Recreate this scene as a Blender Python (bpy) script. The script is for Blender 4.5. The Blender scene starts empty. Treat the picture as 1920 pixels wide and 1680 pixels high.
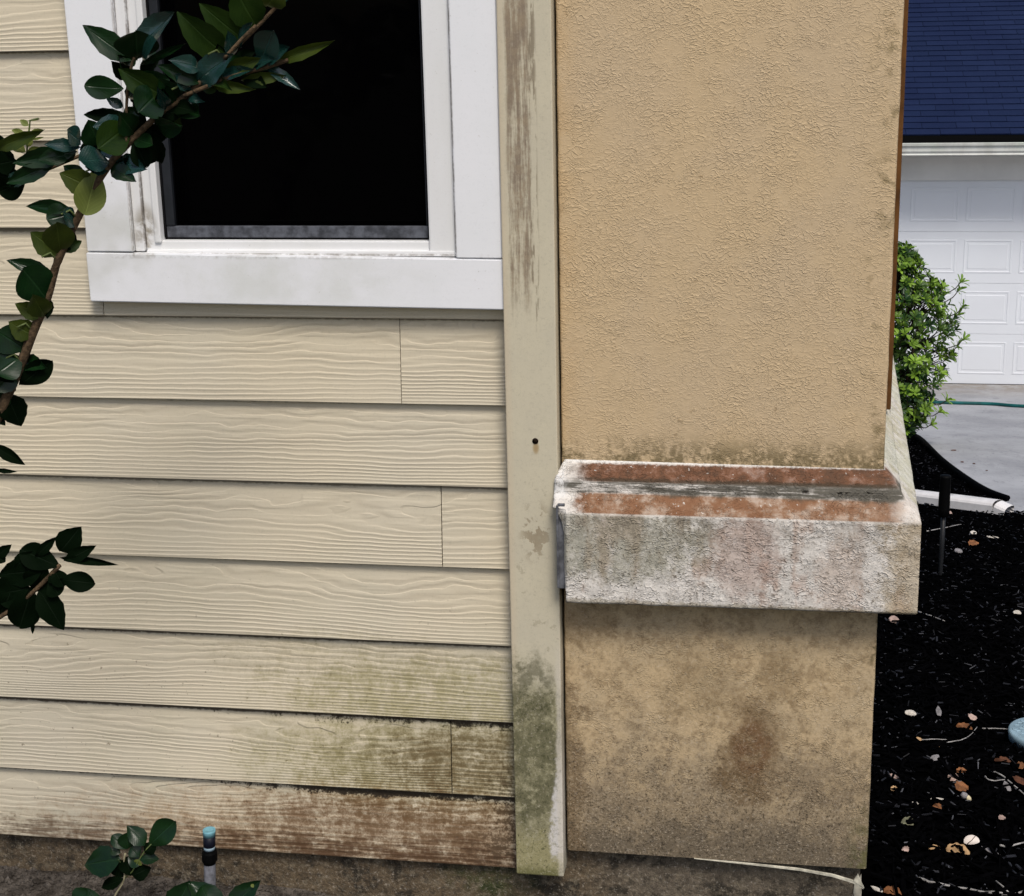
import bpy, bmesh, math, random
import numpy as np
from mathutils import Vector, Matrix, noise as mnoise

# ------------------------------------------------------------------ camera, sky, sun, exposure
sc = bpy.context.scene
COL = sc.collection
CAM = Vector((0.30322, -2.22534, 1.33205))
CR = Vector((0.98682244, 0.16035499, -0.02162757))
CU = Vector((-0.02299754, 0.271304, 0.96221892))
CF = Vector((-0.16016425, 0.94904184, -0.27141665))
FPX = 3000.0
cam_data = bpy.data.cameras.new('camera')
cam = bpy.data.objects.new('camera', cam_data); COL.objects.link(cam)
cam_data.sensor_width = 36.0; cam_data.lens = 36.0 * FPX / 1920.0
cam_data.clip_start = 0.02; cam_data.clip_end = 400.0
M = Matrix.Identity(4)
for i in range(3):
    M[i][0] = CR[i]; M[i][1] = CU[i]; M[i][2] = -CF[i]; M[i][3] = CAM[i]
cam.matrix_world = M
sc.camera = cam

SUN_EL, SUN_AZ = math.radians(54), math.radians(156)      # azimuth clockwise from +Y
world = bpy.data.worlds.new('World'); sc.world = world; world.use_nodes = True
wn = world.node_tree; wn.nodes.clear()
sky = wn.nodes.new('ShaderNodeTexSky'); sky.sky_type = 'NISHITA'; sky.sun_disc = False
sky.sun_elevation = SUN_EL; sky.sun_rotation = SUN_AZ
sky.air_density = 1.0; sky.dust_density = 3.0; sky.ozone_density = 1.0
bg = wn.nodes.new('ShaderNodeBackground'); bg.inputs['Strength'].default_value = 0.105
wo = wn.nodes.new('ShaderNodeOutputWorld')
wn.links.new(sky.outputs['Color'], bg.inputs['Color']); wn.links.new(bg.outputs['Background'], wo.inputs['Surface'])
sd = bpy.data.lights.new('sun', 'SUN'); sd.energy = 2.3; sd.angle = math.radians(18); sd.color = (1.0, 0.945, 0.86)
sun = bpy.data.objects.new('sun', sd); COL.objects.link(sun)
to_sun = Vector((math.sin(SUN_AZ) * math.cos(SUN_EL), math.cos(SUN_AZ) * math.cos(SUN_EL), math.sin(SUN_EL)))
sun.rotation_euler = (-to_sun).to_track_quat('-Z', 'Y').to_euler()
sc.view_settings.view_transform = 'Standard'; sc.view_settings.look = 'None'
sc.view_settings.exposure = 0.17; sc.view_settings.gamma = 1.0
sc.view_settings.use_curve_mapping = False
sc.render.engine = 'CYCLES'
sc.cycles.max_bounces = 6; sc.cycles.diffuse_bounces = 3; sc.cycles.glossy_bounces = 2
sc.cycles.transparent_max_bounces = 6; sc.cycles.transmission_bounces = 2
sc.cycles.use_denoising = True; sc.cycles.denoising_input_passes = 'RGB_ALBEDO_NORMAL'; sc.cycles.denoising_prefilter = 'ACCURATE'

rnd = random.Random(7)
Z0, SL = -0.13, 0.16845                   # the ground behind the wall falls away towards the neighbour's garage

def at(px, py, Y):                        # point of the vertical plane y = Y seen at a photo pixel
    d = CF + CR * ((px - 960) / FPX) - CU * ((py - 840) / FPX)
    return CAM + d * ((Y - CAM.y) / d.y)

def on_ground(px, py, dz=0.0):            # point of the sloping ground seen at a photo pixel
    d = CF + CR * ((px - 960) / FPX) - CU * ((py - 840) / FPX)
    t = (Z0 + dz - SL * CAM.y - CAM.z) / (d.z + SL * d.y)
    return CAM + d * t

# ------------------------------------------------------------------ node helpers
class S:
    """a value in a node tree; arithmetic adds Math nodes"""
    def __init__(s, t, o): s.t, s.o = t, o
    def op(s, kind, b=None, c=None, rev=False):
        n = s.t.nodes.new('ShaderNodeMath'); n.operation = kind
        args = [s, b, c] if not rev else [b, s, c]
        for i, a in enumerate(args):
            if a is None: continue
            if isinstance(a, S): s.t.links.new(a.o, n.inputs[i])
            else: n.inputs[i].default_value = a
        return S(s.t, n.outputs[0])
    def __add__(s, b): return s.op('ADD', b)
    __radd__ = __add__
    def __mul__(s, b): return s.op('MULTIPLY', b)
    __rmul__ = __mul__
    def __sub__(s, b): return s.op('SUBTRACT', b)
    def __rsub__(s, b): return s.op('SUBTRACT', b, rev=True)
    def __truediv__(s, b): return s.op('DIVIDE', b)
    def abs(s): return s.op('ABSOLUTE')
    def sin(s): return s.op('SINE')
    def pow(s, b): return s.op('POWER', b)
    def min(s, b): return s.op('MINIMUM', b)
    def max(s, b): return s.op('MAXIMUM', b)
    def fract(s): return s.op('FRACT')
    def step(s, a, b):                     # smooth 0..1 between a and b (a may exceed b)
        n = s.t.nodes.new('ShaderNodeMapRange'); n.interpolation_type = 'SMOOTHSTEP'
        flip = a > b
        if flip: a, b = b, a
        s.t.links.new(s.o, n.inputs['Value'])
        n.inputs['From Min'].default_value = a; n.inputs['From Max'].default_value = b
        n.inputs['To Min'].default_value = 1.0 if flip else 0.0
        n.inputs['To Max'].default_value = 0.0 if flip else 1.0
        return S(s.t, n.outputs['Result'])

class Mat:
    def __init__(s, name, rough=0.8, spec=0.3):
        s.m = bpy.data.materials.new(name); s.m.use_nodes = True
        s.t = s.m.node_tree; s.b = s.t.nodes['Principled BSDF']
        s.b.inputs['Roughness'].default_value = rough
        s.b.inputs['Specular IOR Level'].default_value = spec
        g = s.t.nodes.new('ShaderNodeNewGeometry'); s.pos = g.outputs['Position']; s.nrm = g.outputs['Normal']
        x = s.t.nodes.new('ShaderNodeSeparateXYZ'); s.t.links.new(s.pos, x.inputs[0])
        s.x, s.y, s.z = (S(s.t, x.outputs[i]) for i in range(3))
    def uv(s):
        n = s.t.nodes.new('ShaderNodeUVMap'); x = s.t.nodes.new('ShaderNodeSeparateXYZ')
        s.t.links.new(n.outputs[0], x.inputs[0])
        return S(s.t, x.outputs[0]), S(s.t, x.outputs[1])
    def rand(s):
        return S(s.t, s.t.nodes.new('ShaderNodeObjectInfo').outputs['Random'])
    def vec(s, x, y, z=0.0):
        n = s.t.nodes.new('ShaderNodeCombineXYZ')
        for i, a in enumerate((x, y, z)):
            if isinstance(a, S): s.t.links.new(a.o, n.inputs[i])
            else: n.inputs[i].default_value = a
        return n.outputs[0]
    def noise(s, scale, detail=2.0, rough=0.5, dist=0.0, v=None, st=(1, 1, 1), off=(0, 0, 0)):
        v = s.pos if v is None else v
        if st != (1, 1, 1) or off != (0, 0, 0):
            mp = s.t.nodes.new('ShaderNodeMapping'); mp.inputs['Scale'].default_value = st; mp.inputs['Location'].default_value = off
            s.t.links.new(v, mp.inputs['Vector']); v = mp.outputs[0]
        n = s.t.nodes.new('ShaderNodeTexNoise'); s.t.links.new(v, n.inputs['Vector'])
        n.inputs['Scale'].default_value = scale; n.inputs['Detail'].default_value = detail
        n.inputs['Roughness'].default_value = rough; n.inputs['Distortion'].default_value = dist
        return S(s.t, n.outputs['Fac'])
    def voronoi(s, scale, v=None, feature='F1', out='Distance'):
        n = s.t.nodes.new('ShaderNodeTexVoronoi'); n.feature = feature
        s.t.links.new(s.pos if v is None else v, n.inputs['Vector']); n.inputs['Scale'].default_value = scale
        return S(s.t, n.outputs[out])
    def blob(s, cx, cz, rx, rz):           # soft elliptical patch in wall coordinates
        a = (s.x - cx) / rx; c = (s.z - cz) / rz
        return (a * a + c * c).step(1.0, 0.0)
    def grit(s, c, amt=0.35, scale=430.0):  # fine sandy grain in the tone of a surface
        n = s.noise(scale, 2.0, 0.7)
        n2 = s.noise(scale * 0.42, 2.0, 0.7, off=(4, 7, 1))
        c = s.mix((n * 0.5 + n2 * 0.5).step(0.50, 0.72) * amt, c, tuple(0.04 for _ in range(3)))
        return s.mix((n * 0.5 + n2 * 0.5).step(0.48, 0.28) * amt * 0.7, c, (0.75, 0.68, 0.58))
    def rgb(s, c):
        n = s.t.nodes.new('ShaderNodeRGB'); n.outputs[0].default_value = (*c, 1); return n.outputs[0]
    def mix(s, fac, a, b):
        n = s.t.nodes.new('ShaderNodeMix'); n.data_type = 'RGBA'; n.clamp_factor = True
        if isinstance(fac, S): s.t.links.new(fac.o, n.inputs[0])
        else: n.inputs[0].default_value = fac
        for i, c in ((6, a), (7, b)):
            if isinstance(c, tuple): n.inputs[i].default_value = (*c, 1)
            else: s.t.links.new(c, n.inputs[i])
        return n.outputs[2]
    def color(s, c):
        if isinstance(c, tuple): s.b.inputs['Base Color'].default_value = (*c, 1)
        else: s.t.links.new(c, s.b.inputs['Base Color'])
        return s
    def bump(s, h, dist, strength=1.0):
        n = s.t.nodes.new('ShaderNodeBump'); n.inputs['Distance'].default_value = dist; n.inputs['Strength'].default_value = strength
        s.t.links.new(h.o, n.inputs['Height']); s.t.links.new(n.outputs[0], s.b.inputs['Normal'])
        return s

# ------------------------------------------------------------------ mesh helpers
def tag(o, label=None, cat=None, group=None, kind=None):
    if label: o['label'] = label
    if cat: o['category'] = cat
    if group: o['group'] = group
    if kind: o['kind'] = kind
    return o

def thing(name, loc, label, cat, group=None):
    o = bpy.data.objects.new(name, None); COL.objects.link(o); o.location = loc
    o.empty_display_size = 0.05
    return tag(o, label, cat, group)

def root_of(o):
    while o.parent: o = o.parent
    return o

def put(o, parent):                        # meshes are written in world coordinates
    COL.objects.link(o)
    if parent is not None:
        o.parent = parent
        if parent.parent is None: o.location = -Vector(parent.location)
    return o

def mesh_obj(name, verts, faces, mat, parent=None, smooth=False):
    me = bpy.data.meshes.new(name); me.from_pydata([tuple(v) for v in verts], [], faces); me.update()
    if mat: me.materials.append(mat.m if isinstance(mat, Mat) else mat)
    if smooth: me.polygons.foreach_set('use_smooth', [True] * len(me.polygons))
    return put(bpy.data.objects.new(name, me), parent)

def bm_obj(name, bm, mat, parent=None, smooth=False):
    bmesh.ops.recalc_face_normals(bm, faces=bm.faces[:])
    me = bpy.data.meshes.new(name); bm.to_mesh(me); bm.free()
    if mat: me.materials.append(mat.m if isinstance(mat, Mat) else mat)
    if smooth: me.polygons.foreach_set('use_smooth', [True] * len(me.polygons))
    return put(bpy.data.objects.new(name, me), parent)

def bm_box(bm, x0, x1, y0, y1, z0, z1, bevel=0.0):
    vs = [bm.verts.new((x, y, z)) for x in (x0, x1) for y in (y0, y1) for z in (z0, z1)]
    fs = [bm.faces.new([vs[i] for i in f]) for f in ((0, 1, 3, 2), (4, 6, 7, 5), (0, 4, 5, 1), (2, 3, 7, 6), (0, 2, 6, 4), (1, 5, 7, 3))]
    if bevel > 0:
        es = list({e for f in fs for e in f.edges})
        bmesh.ops.bevel(bm, geom=es, offset=bevel, segments=2, affect='EDGES', profile=0.6)

def box(name, x0, x1, y0, y1, z0, z1, mat, parent=None, bevel=0.0):
    bm = bmesh.new(); bm_box(bm, x0, x1, y0, y1, z0, z1, bevel)
    return bm_obj(name, bm, mat, parent)

def tube_data(pts, radii, n=8, base=0):
    pts = [Vector(p) for p in pts]
    vs, fs = [], []
    up = Vector((0, 0, 1))
    for i, p in enumerate(pts):
        d = (pts[min(i + 1, len(pts) - 1)] - pts[max(i - 1, 0)]).normalized()
        a = d.cross(up if abs(d.z) < 0.9 else Vector((0, 1, 0))).normalized(); b = d.cross(a)
        r = radii[i] if isinstance(radii, (list, tuple)) else radii
        for k in range(n):
            t = 2 * math.pi * k / n
            vs.append(p + (a * math.cos(t) + b * math.sin(t)) * r)
    for i in range(len(pts) - 1):
        for k in range(n):
            k2 = (k + 1) % n
            fs.append((base + i * n + k, base + i * n + k2, base + (i + 1) * n + k2, base + (i + 1) * n + k))
    fs.append(tuple(base + k for k in range(n))[::-1]); fs.append(tuple(base + (len(pts) - 1) * n + k for k in range(n)))
    return vs, fs

def tube(name, pts, radii, mat, parent=None, n=8, smooth=True):
    vs, fs = tube_data(pts, radii, n)
    return mesh_obj(name, vs, fs, mat, parent, smooth)

def tubes(name, lst, mat, parent=None, n=6):
    V, F = [], []
    for pts, r in lst:
        v, f = tube_data(pts, r, n, len(V)); V += v; F += f
    return mesh_obj(name, V, F, mat, parent, True)

def smooth_path(pts, sub=5):               # Catmull-Rom through the points
    pts = [Vector(p) for p in pts]; out = []
    for i in range(len(pts) - 1):
        p0 = pts[max(i - 1, 0)]; p1 = pts[i]; p2 = pts[i + 1]; p3 = pts[min(i + 2, len(pts) - 1)]
        for k in range(sub):
            t = k / sub
            out.append(0.5 * ((2 * p1) + (p2 - p0) * t + (2 * p0 - 5 * p1 + 4 * p2 - p3) * t * t + (3 * p1 - p0 - 3 * p2 + p3) * t ** 3))
    out.append(pts[-1]); return out

def lathe(name, prof, c, mat, parent=None, n=24, smooth=True):
    vs, fs = [], []
    for r, z in prof:
        for k in range(n):
            t = 2 * math.pi * k / n; vs.append((c[0] + r * math.cos(t), c[1] + r * math.sin(t), c[2] + z))
    m = len(prof)
    for i in range(m - 1):
        for k in range(n):
            k2 = (k + 1) % n; fs.append((i * n + k, i * n + k2, (i + 1) * n + k2, (i + 1) * n + k))
    fs.append(tuple(range(n))[::-1]); fs.append(tuple((m - 1) * n + k for k in range(n)))
    return mesh_obj(name, vs, fs, mat, parent, smooth)

def flat(o):
    o.data.polygons.foreach_set('use_smooth', [False] * len(o.data.polygons)); return o

# ------------------------------------------------------------------ materials
def make_siding():
    m = Mat('painted_fibre_cement', 0.6, 0.25)
    u, v = m.uv()
    t = (v / 0.127).min(1.15).max(0.0)
    a = m.noise(1.0, 1.2, 0.45, 0.0, v=m.vec(u * 1.9, v * 12.5))
    b = m.noise(1.0, 2.0, 0.5, 0.0, v=m.vec(u * 12.0 + 40.0, v * 30.0))
    e = m.noise(1.0, 1.0, 0.5, 0.0, v=m.vec(u * 1.7 + 11.0, v * 5.0))
    inv = (1.10 - t).max(0.0)
    amp = 0.35 + e.step(0.35, 0.65) * 1.0
    dens = m.noise(1.0, 0.0, v=m.vec(u * 0.31 + 5.0, 0.0)).step(0.3, 0.7) * 6.0 + 7.5
    drift = m.noise(1.0, 1.0, v=m.vec(u * 1.1 + 77.0, v * 2.0)) * 5.0
    ph = inv.pow(1.9) * dens + drift + (a - 0.5) * (t * 13.0 + 1.6) * amp + (b - 0.5) * (t * 2.4 + 0.5)
    w = (ph * 6.2832).sin() * 0.5 + 0.5
    ridge = w.pow(2.2)
    edge_ = ph.fract().step(0.0, 0.12) * ph.fract().step(1.0, 0.35)                   # one sided steps in the calm upper part
    keep = m.noise(1.0, 2.0, v=m.vec(u * 5.0 + 9.0, v * 60.0)).step(0.38, 0.58)
    soft = m.noise(1.0, 2.0, v=m.vec(u * 2.6 + 3.0, v * 20.0)).step(0.30, 0.62)
    fine = m.noise(1.0, 3.0, 0.6, v=m.vec(u * 22.0, v * 420.0))
    low = t.step(0.70, 0.30)
    h = ridge * low * (0.22 + 0.55 * soft) + edge_ * (1.0 - low * 0.7) * (0.25 + 0.75 * keep) * 1.15 + fine * 0.2
    m.bump(h, 0.00080, 0.85)
    c = m.mix(m.noise(3.0, 3.0).step(0.35, 0.7), (0.63, 0.555, 0.415), (0.60, 0.54, 0.42))
    c = m.mix((1.0 - w).pow(3.0) * (low * soft * 0.22 + (1.0 - low) * keep * 0.20), c, (0.40, 0.325, 0.23))
    ln = (ph.fract().step(0.13, 0.02) * ph.fract().step(0.0, 0.02)) * (1.0 - low * 0.8) * (0.3 + 0.7 * keep)
    c = m.mix(ln * 0.24, c, (0.33, 0.265, 0.18))
    c = m.mix(m.noise(5.5, 3, 0.6).step(0.42, 0.68) * m.z.step(0.85, 0.15) * 0.20, c, (0.40, 0.385, 0.27))
    fx = m.x.step(-0.75, -0.25)
    sp = m.noise(130.0, 3.0, 0.65); sp2 = m.noise(48.0, 4.0, 0.7); sp3 = m.noise(17.0, 3.0, 0.6)
    grain = m.noise(70.0, 4.0, 0.7, st=(0.20, 1, 2.9)); drip = m.noise(34.0, 3.0, 0.65, st=(1.2, 1, 0.4))
    rough = (sp - 0.5) * 0.8 + (m.noise(330, 2, 0.7) - 0.5) * 0.7 + (sp2 - 0.5) * 1.0 + (sp3 - 0.5) * 0.8 + (w - 0.5) * -0.12
    def cov(bl, lo, hi, k=0.0, kd=0.0): return (bl * 0.8 + rough * 1.25 + (grain - 0.5) * k + (drip - 0.5) * kd).step(lo - 0.25, hi + 0.40) * bl.step(0.0, 0.5)
    g = cov((m.blob(-0.15, 0.285, 0.46, 0.095)).max(m.blob(-0.20, 0.18, 0.44, 0.13)) * 1.1, 0.30, 0.95, 0.5, 0.7)
    c = m.mix(g * 0.85, c, (0.34, 0.30, 0.155))
    g2 = cov(m.blob(-0.17, 0.16, 0.34, 0.135), 0.36, 0.85, 0.7, 0.6)
    c = m.mix(g2 * 0.62, c, (0.175, 0.145, 0.055))
    g3 = cov(m.blob(-0.33, 0.345, 0.33, 0.075) * 0.8, 0.34, 0.80, 0.6)
    c = m.mix(g3 * 0.5, c, (0.30, 0.26, 0.14))
    br = cov(m.blob(-0.18, 0.030, 0.92, 0.135), 0.22, 0.72, 0.5, 0.5)
    c = m.mix(br * 0.66, c, (0.335, 0.20, 0.10))
    br2 = cov(m.blob(-0.20, 0.040, 0.56, 0.115), 0.36, 0.72, 0.9, 0.4)
    c = m.mix(br2 * 0.80, c, (0.115, 0.060, 0.024))
    br3 = cov(m.blob(-0.155, 0.180, 0.21, 0.085), 0.42, 0.80, 0.9, 0.5)
    c = m.mix(br3 * 0.70, c, (0.12, 0.075, 0.034))
    base = (m.z.step(0.085, 0.010) * 0.9 + (grain - 0.5) * 2.2 + (sp - 0.5) * 0.8 + (sp3 - 0.5) * 0.8).step(0.40, 1.15) * m.z.step(0.075, 0.040)
    c = m.mix(base * (0.80 + 0.15 * fx), c, (0.085, 0.045, 0.022))
    # black mould under the laps and beside the trim
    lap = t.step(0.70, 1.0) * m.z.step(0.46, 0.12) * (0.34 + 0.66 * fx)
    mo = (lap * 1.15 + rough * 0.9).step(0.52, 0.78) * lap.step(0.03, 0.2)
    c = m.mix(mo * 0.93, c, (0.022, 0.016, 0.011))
    edge = m.x.step(-0.22, -0.08) * m.z.step(0.32, 0.10)
    c = m.mix((edge * 0.55 + rough).step(0.42, 0.62) * edge * 0.62, c, (0.06, 0.042, 0.026))
    pale = (sp2 * 0.5 + sp * 0.5).step(0.40, 0.34) * m.z.step(0.14, 0.06) * fx
    c = m.mix(pale * 0.22, c, (0.55, 0.47, 0.37))
    lap_shade = (t + (sp2 - 0.5) * 0.03 + (sp - 0.5) * 0.04 - (m.z.step(0.0, 1.1) * 0.045)).step(0.922, 0.945)  # lap shadow painted in: thin dark line along the top of each board
    c = m.mix(lap_shade * (0.62 + 0.28 * m.z.step(0.7, 0.3)), c, (0.05, 0.033, 0.02))
    speck = sp.step(0.67, 0.71) * m.z.step(0.60, 0.20) * 0.7
    c = m.mix(speck, c, (0.10, 0.07, 0.04))
    c = m.grit(c, 0.10 )
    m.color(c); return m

def stucco_height(m, scale, thick, seg, extra):
    wv = m.t.nodes.new('ShaderNodeTexNoise'); m.t.links.new(m.pos, wv.inputs['Vector'])
    wv.inputs['Scale'].default_value = 46; wv.inputs['Detail'].default_value = 2
    ad = m.t.nodes.new('ShaderNodeVectorMath'); ad.operation = 'MULTIPLY_ADD'
    m.t.links.new(wv.outputs['Color'], ad.inputs[0]); ad.inputs[1].default_value = (0.016,) * 3; m.t.links.new(m.pos, ad.inputs[2])
    v = ad.outputs[0]
    n1 = m.noise(scale, 1.0, 0.4, v=v, st=(0.75, 1, 1.45)); n2 = m.noise(scale * 1.8, 1.0, 0.4, v=v, st=(0.7, 1, 1.5), off=(3, 1, 7))
    k1 = m.noise(34, 2.0, 0.5, off=(9, 4, 2)).step(*seg); k2 = m.noise(48, 2.0, 0.5, off=(1, 8, 5)).step(*seg)
    r1 = (n1 - 0.5).abs().step(thick, 0.0); r2 = (n2 - 0.5).abs().step(thick, 0.0)
    return r1 * k1 + r2 * k2 * 0.6 + m.noise(160, 3.0, 0.6) * extra

def make_stucco():
    m = Mat('ochre_stucco', 0.85, 0.2)
    h = stucco_height(m, 122.0, 0.07, (0.32, 0.54), 0.7) + m.noise(30, 3, 0.6) * 1.2
    m.bump(h * (0.62 + m.noise(9, 3, 0.6).step(0.35, 0.62) * 0.5), 0.00075, 0.7)
    c = m.mix(m.noise(7.0, 3.0).step(0.35, 0.7), (0.555, 0.418, 0.252), (0.535, 0.41, 0.26))
    c = m.mix(m.x.step(0.045, 0.0) * m.noise(25, 3).step(0.35, 0.6) * 0.28, c, (0.46, 0.30, 0.14))
    s1 = m.noise(40, 4.0, 0.65, off=(2, 0, 0)); s2 = m.noise(150, 3.0, 0.6)
    c = m.mix((s2 * 0.5 + s1 * 0.5).step(0.60, 0.68) * 0.45, c, (0.22, 0.145, 0.07))
    rt = m.x.step(0.405, 0.45) * s1.step(0.50, 0.66) * m.noise(9, 2, st=(1, 1, 2)).step(0.42, 0.6)
    c = m.mix(rt * 0.7, c, (0.20, 0.15, 0.07))
    dirt = m.z.step(0.735, 0.685) * (s1 * 0.6 + s2 * 0.4 + m.x * 0.18).step(0.44, 0.60)
    c = m.mix(dirt * 0.85, c, (0.15, 0.115, 0.055))
    c = m.grit(c, 0.13)
    m.color(c); return m

def make_stucco_low():
    m = Mat('stained_stucco', 0.9, 0.15)
    h = stucco_height(m, 140.0, 0.06, (0.45, 0.62), 1.0)
    m.bump(h, 0.0009, 0.7)
    s1 = m.noise(40, 4.0, 0.68, off=(2, 0, 0)); s2 = m.noise(310, 3.0, 0.7); s3 = m.noise(13, 3.0, 0.6, off=(5, 2, 1)); s4 = m.noise(95, 4.0, 0.7, off=(7, 1, 3))
    rough = (s1 - 0.5) * 0.9 + (s3 - 0.5) * 0.8 + (s4 - 0.5) * 0.8
    c = m.mix(s3.step(0.35, 0.7), (0.525, 0.395, 0.235), (0.48, 0.37, 0.23))
    c = m.mix((s1 * 0.6 + s4 * 0.5).step(0.50, 0.68) * 0.65, c, (0.27, 0.19, 0.105))
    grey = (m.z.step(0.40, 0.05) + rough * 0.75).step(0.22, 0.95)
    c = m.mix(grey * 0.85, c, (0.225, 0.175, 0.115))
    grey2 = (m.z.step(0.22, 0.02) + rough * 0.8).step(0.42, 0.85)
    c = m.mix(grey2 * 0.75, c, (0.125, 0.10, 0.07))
    edge = (m.x.step(0.07, 0.0) * m.z.step(0.48, 0.2) + rough).step(0.35, 0.8)
    c = m.mix(edge * 0.6 * m.x.step(0.08, 0.03), c, (0.17, 0.115, 0.06))
    def spot(cx, cz, rx, rz, lo, hi):
        b_ = (((m.x + (s3 - 0.5) * 0.12 - cx) / rx).pow(2.0) + ((m.z + (s1 - 0.5) * 0.10 - cz) / rz).pow(2.0)).step(1.0, 0.0)
        return (b_ + rough * 0.9).step(lo - 0.15, hi + 0.35) * b_.step(0.0, 0.5)
    c = m.mix(spot(0.285, 0.235, 0.075, 0.14, 0.25, 0.85) * 0.85, c, (0.15, 0.095, 0.045))
    c = m.mix(m.blob(0.287, 0.238, 0.042, 0.060) * s1.step(0.3, 0.65) * 0.42, c, (0.17, 0.07, 0.03))
    c = m.mix(spot(0.375, 0.185, 0.11, 0.055, 0.25, 0.8) * 0.6, c, (0.20, 0.15, 0.095))
    c = m.mix(spot(0.315, 0.355, 0.05, 0.06, 0.25, 0.8) * 0.55, c, (0.22, 0.15, 0.075))
    c = m.mix(spot(0.20, 0.33, 0.10, 0.09, 0.35, 0.9) * 0.5, c, (0.27, 0.195, 0.105))
    c = m.mix(spot(0.04, 0.43, 0.07, 0.05, 0.3, 0.8) * 0.5, c, (0.24, 0.165, 0.085))
    c = m.mix(s2.step(0.55, 0.64) * (0.22 + 0.65 * grey), c, (0.05, 0.038, 0.024))
    c = m.mix(s2.step(0.42, 0.33) * (0.25 + 0.4 * grey), c, (0.52, 0.43, 0.31))
    mo = m.x.step(0.42, 0.455) * m.z.step(0.18, 0.06) * s1.step(0.38, 0.58)
    c = m.mix(mo * 0.7, c, (0.12, 0.12, 0.04))
    c = m.grit(c, 0.30)
    c = m.mix(m.x.step(0.438, 0.452) * s1.step(0.55, 0.66) * 0.7, c, (0.15, 0.12, 0.06))
    m.color(c); return m

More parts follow.
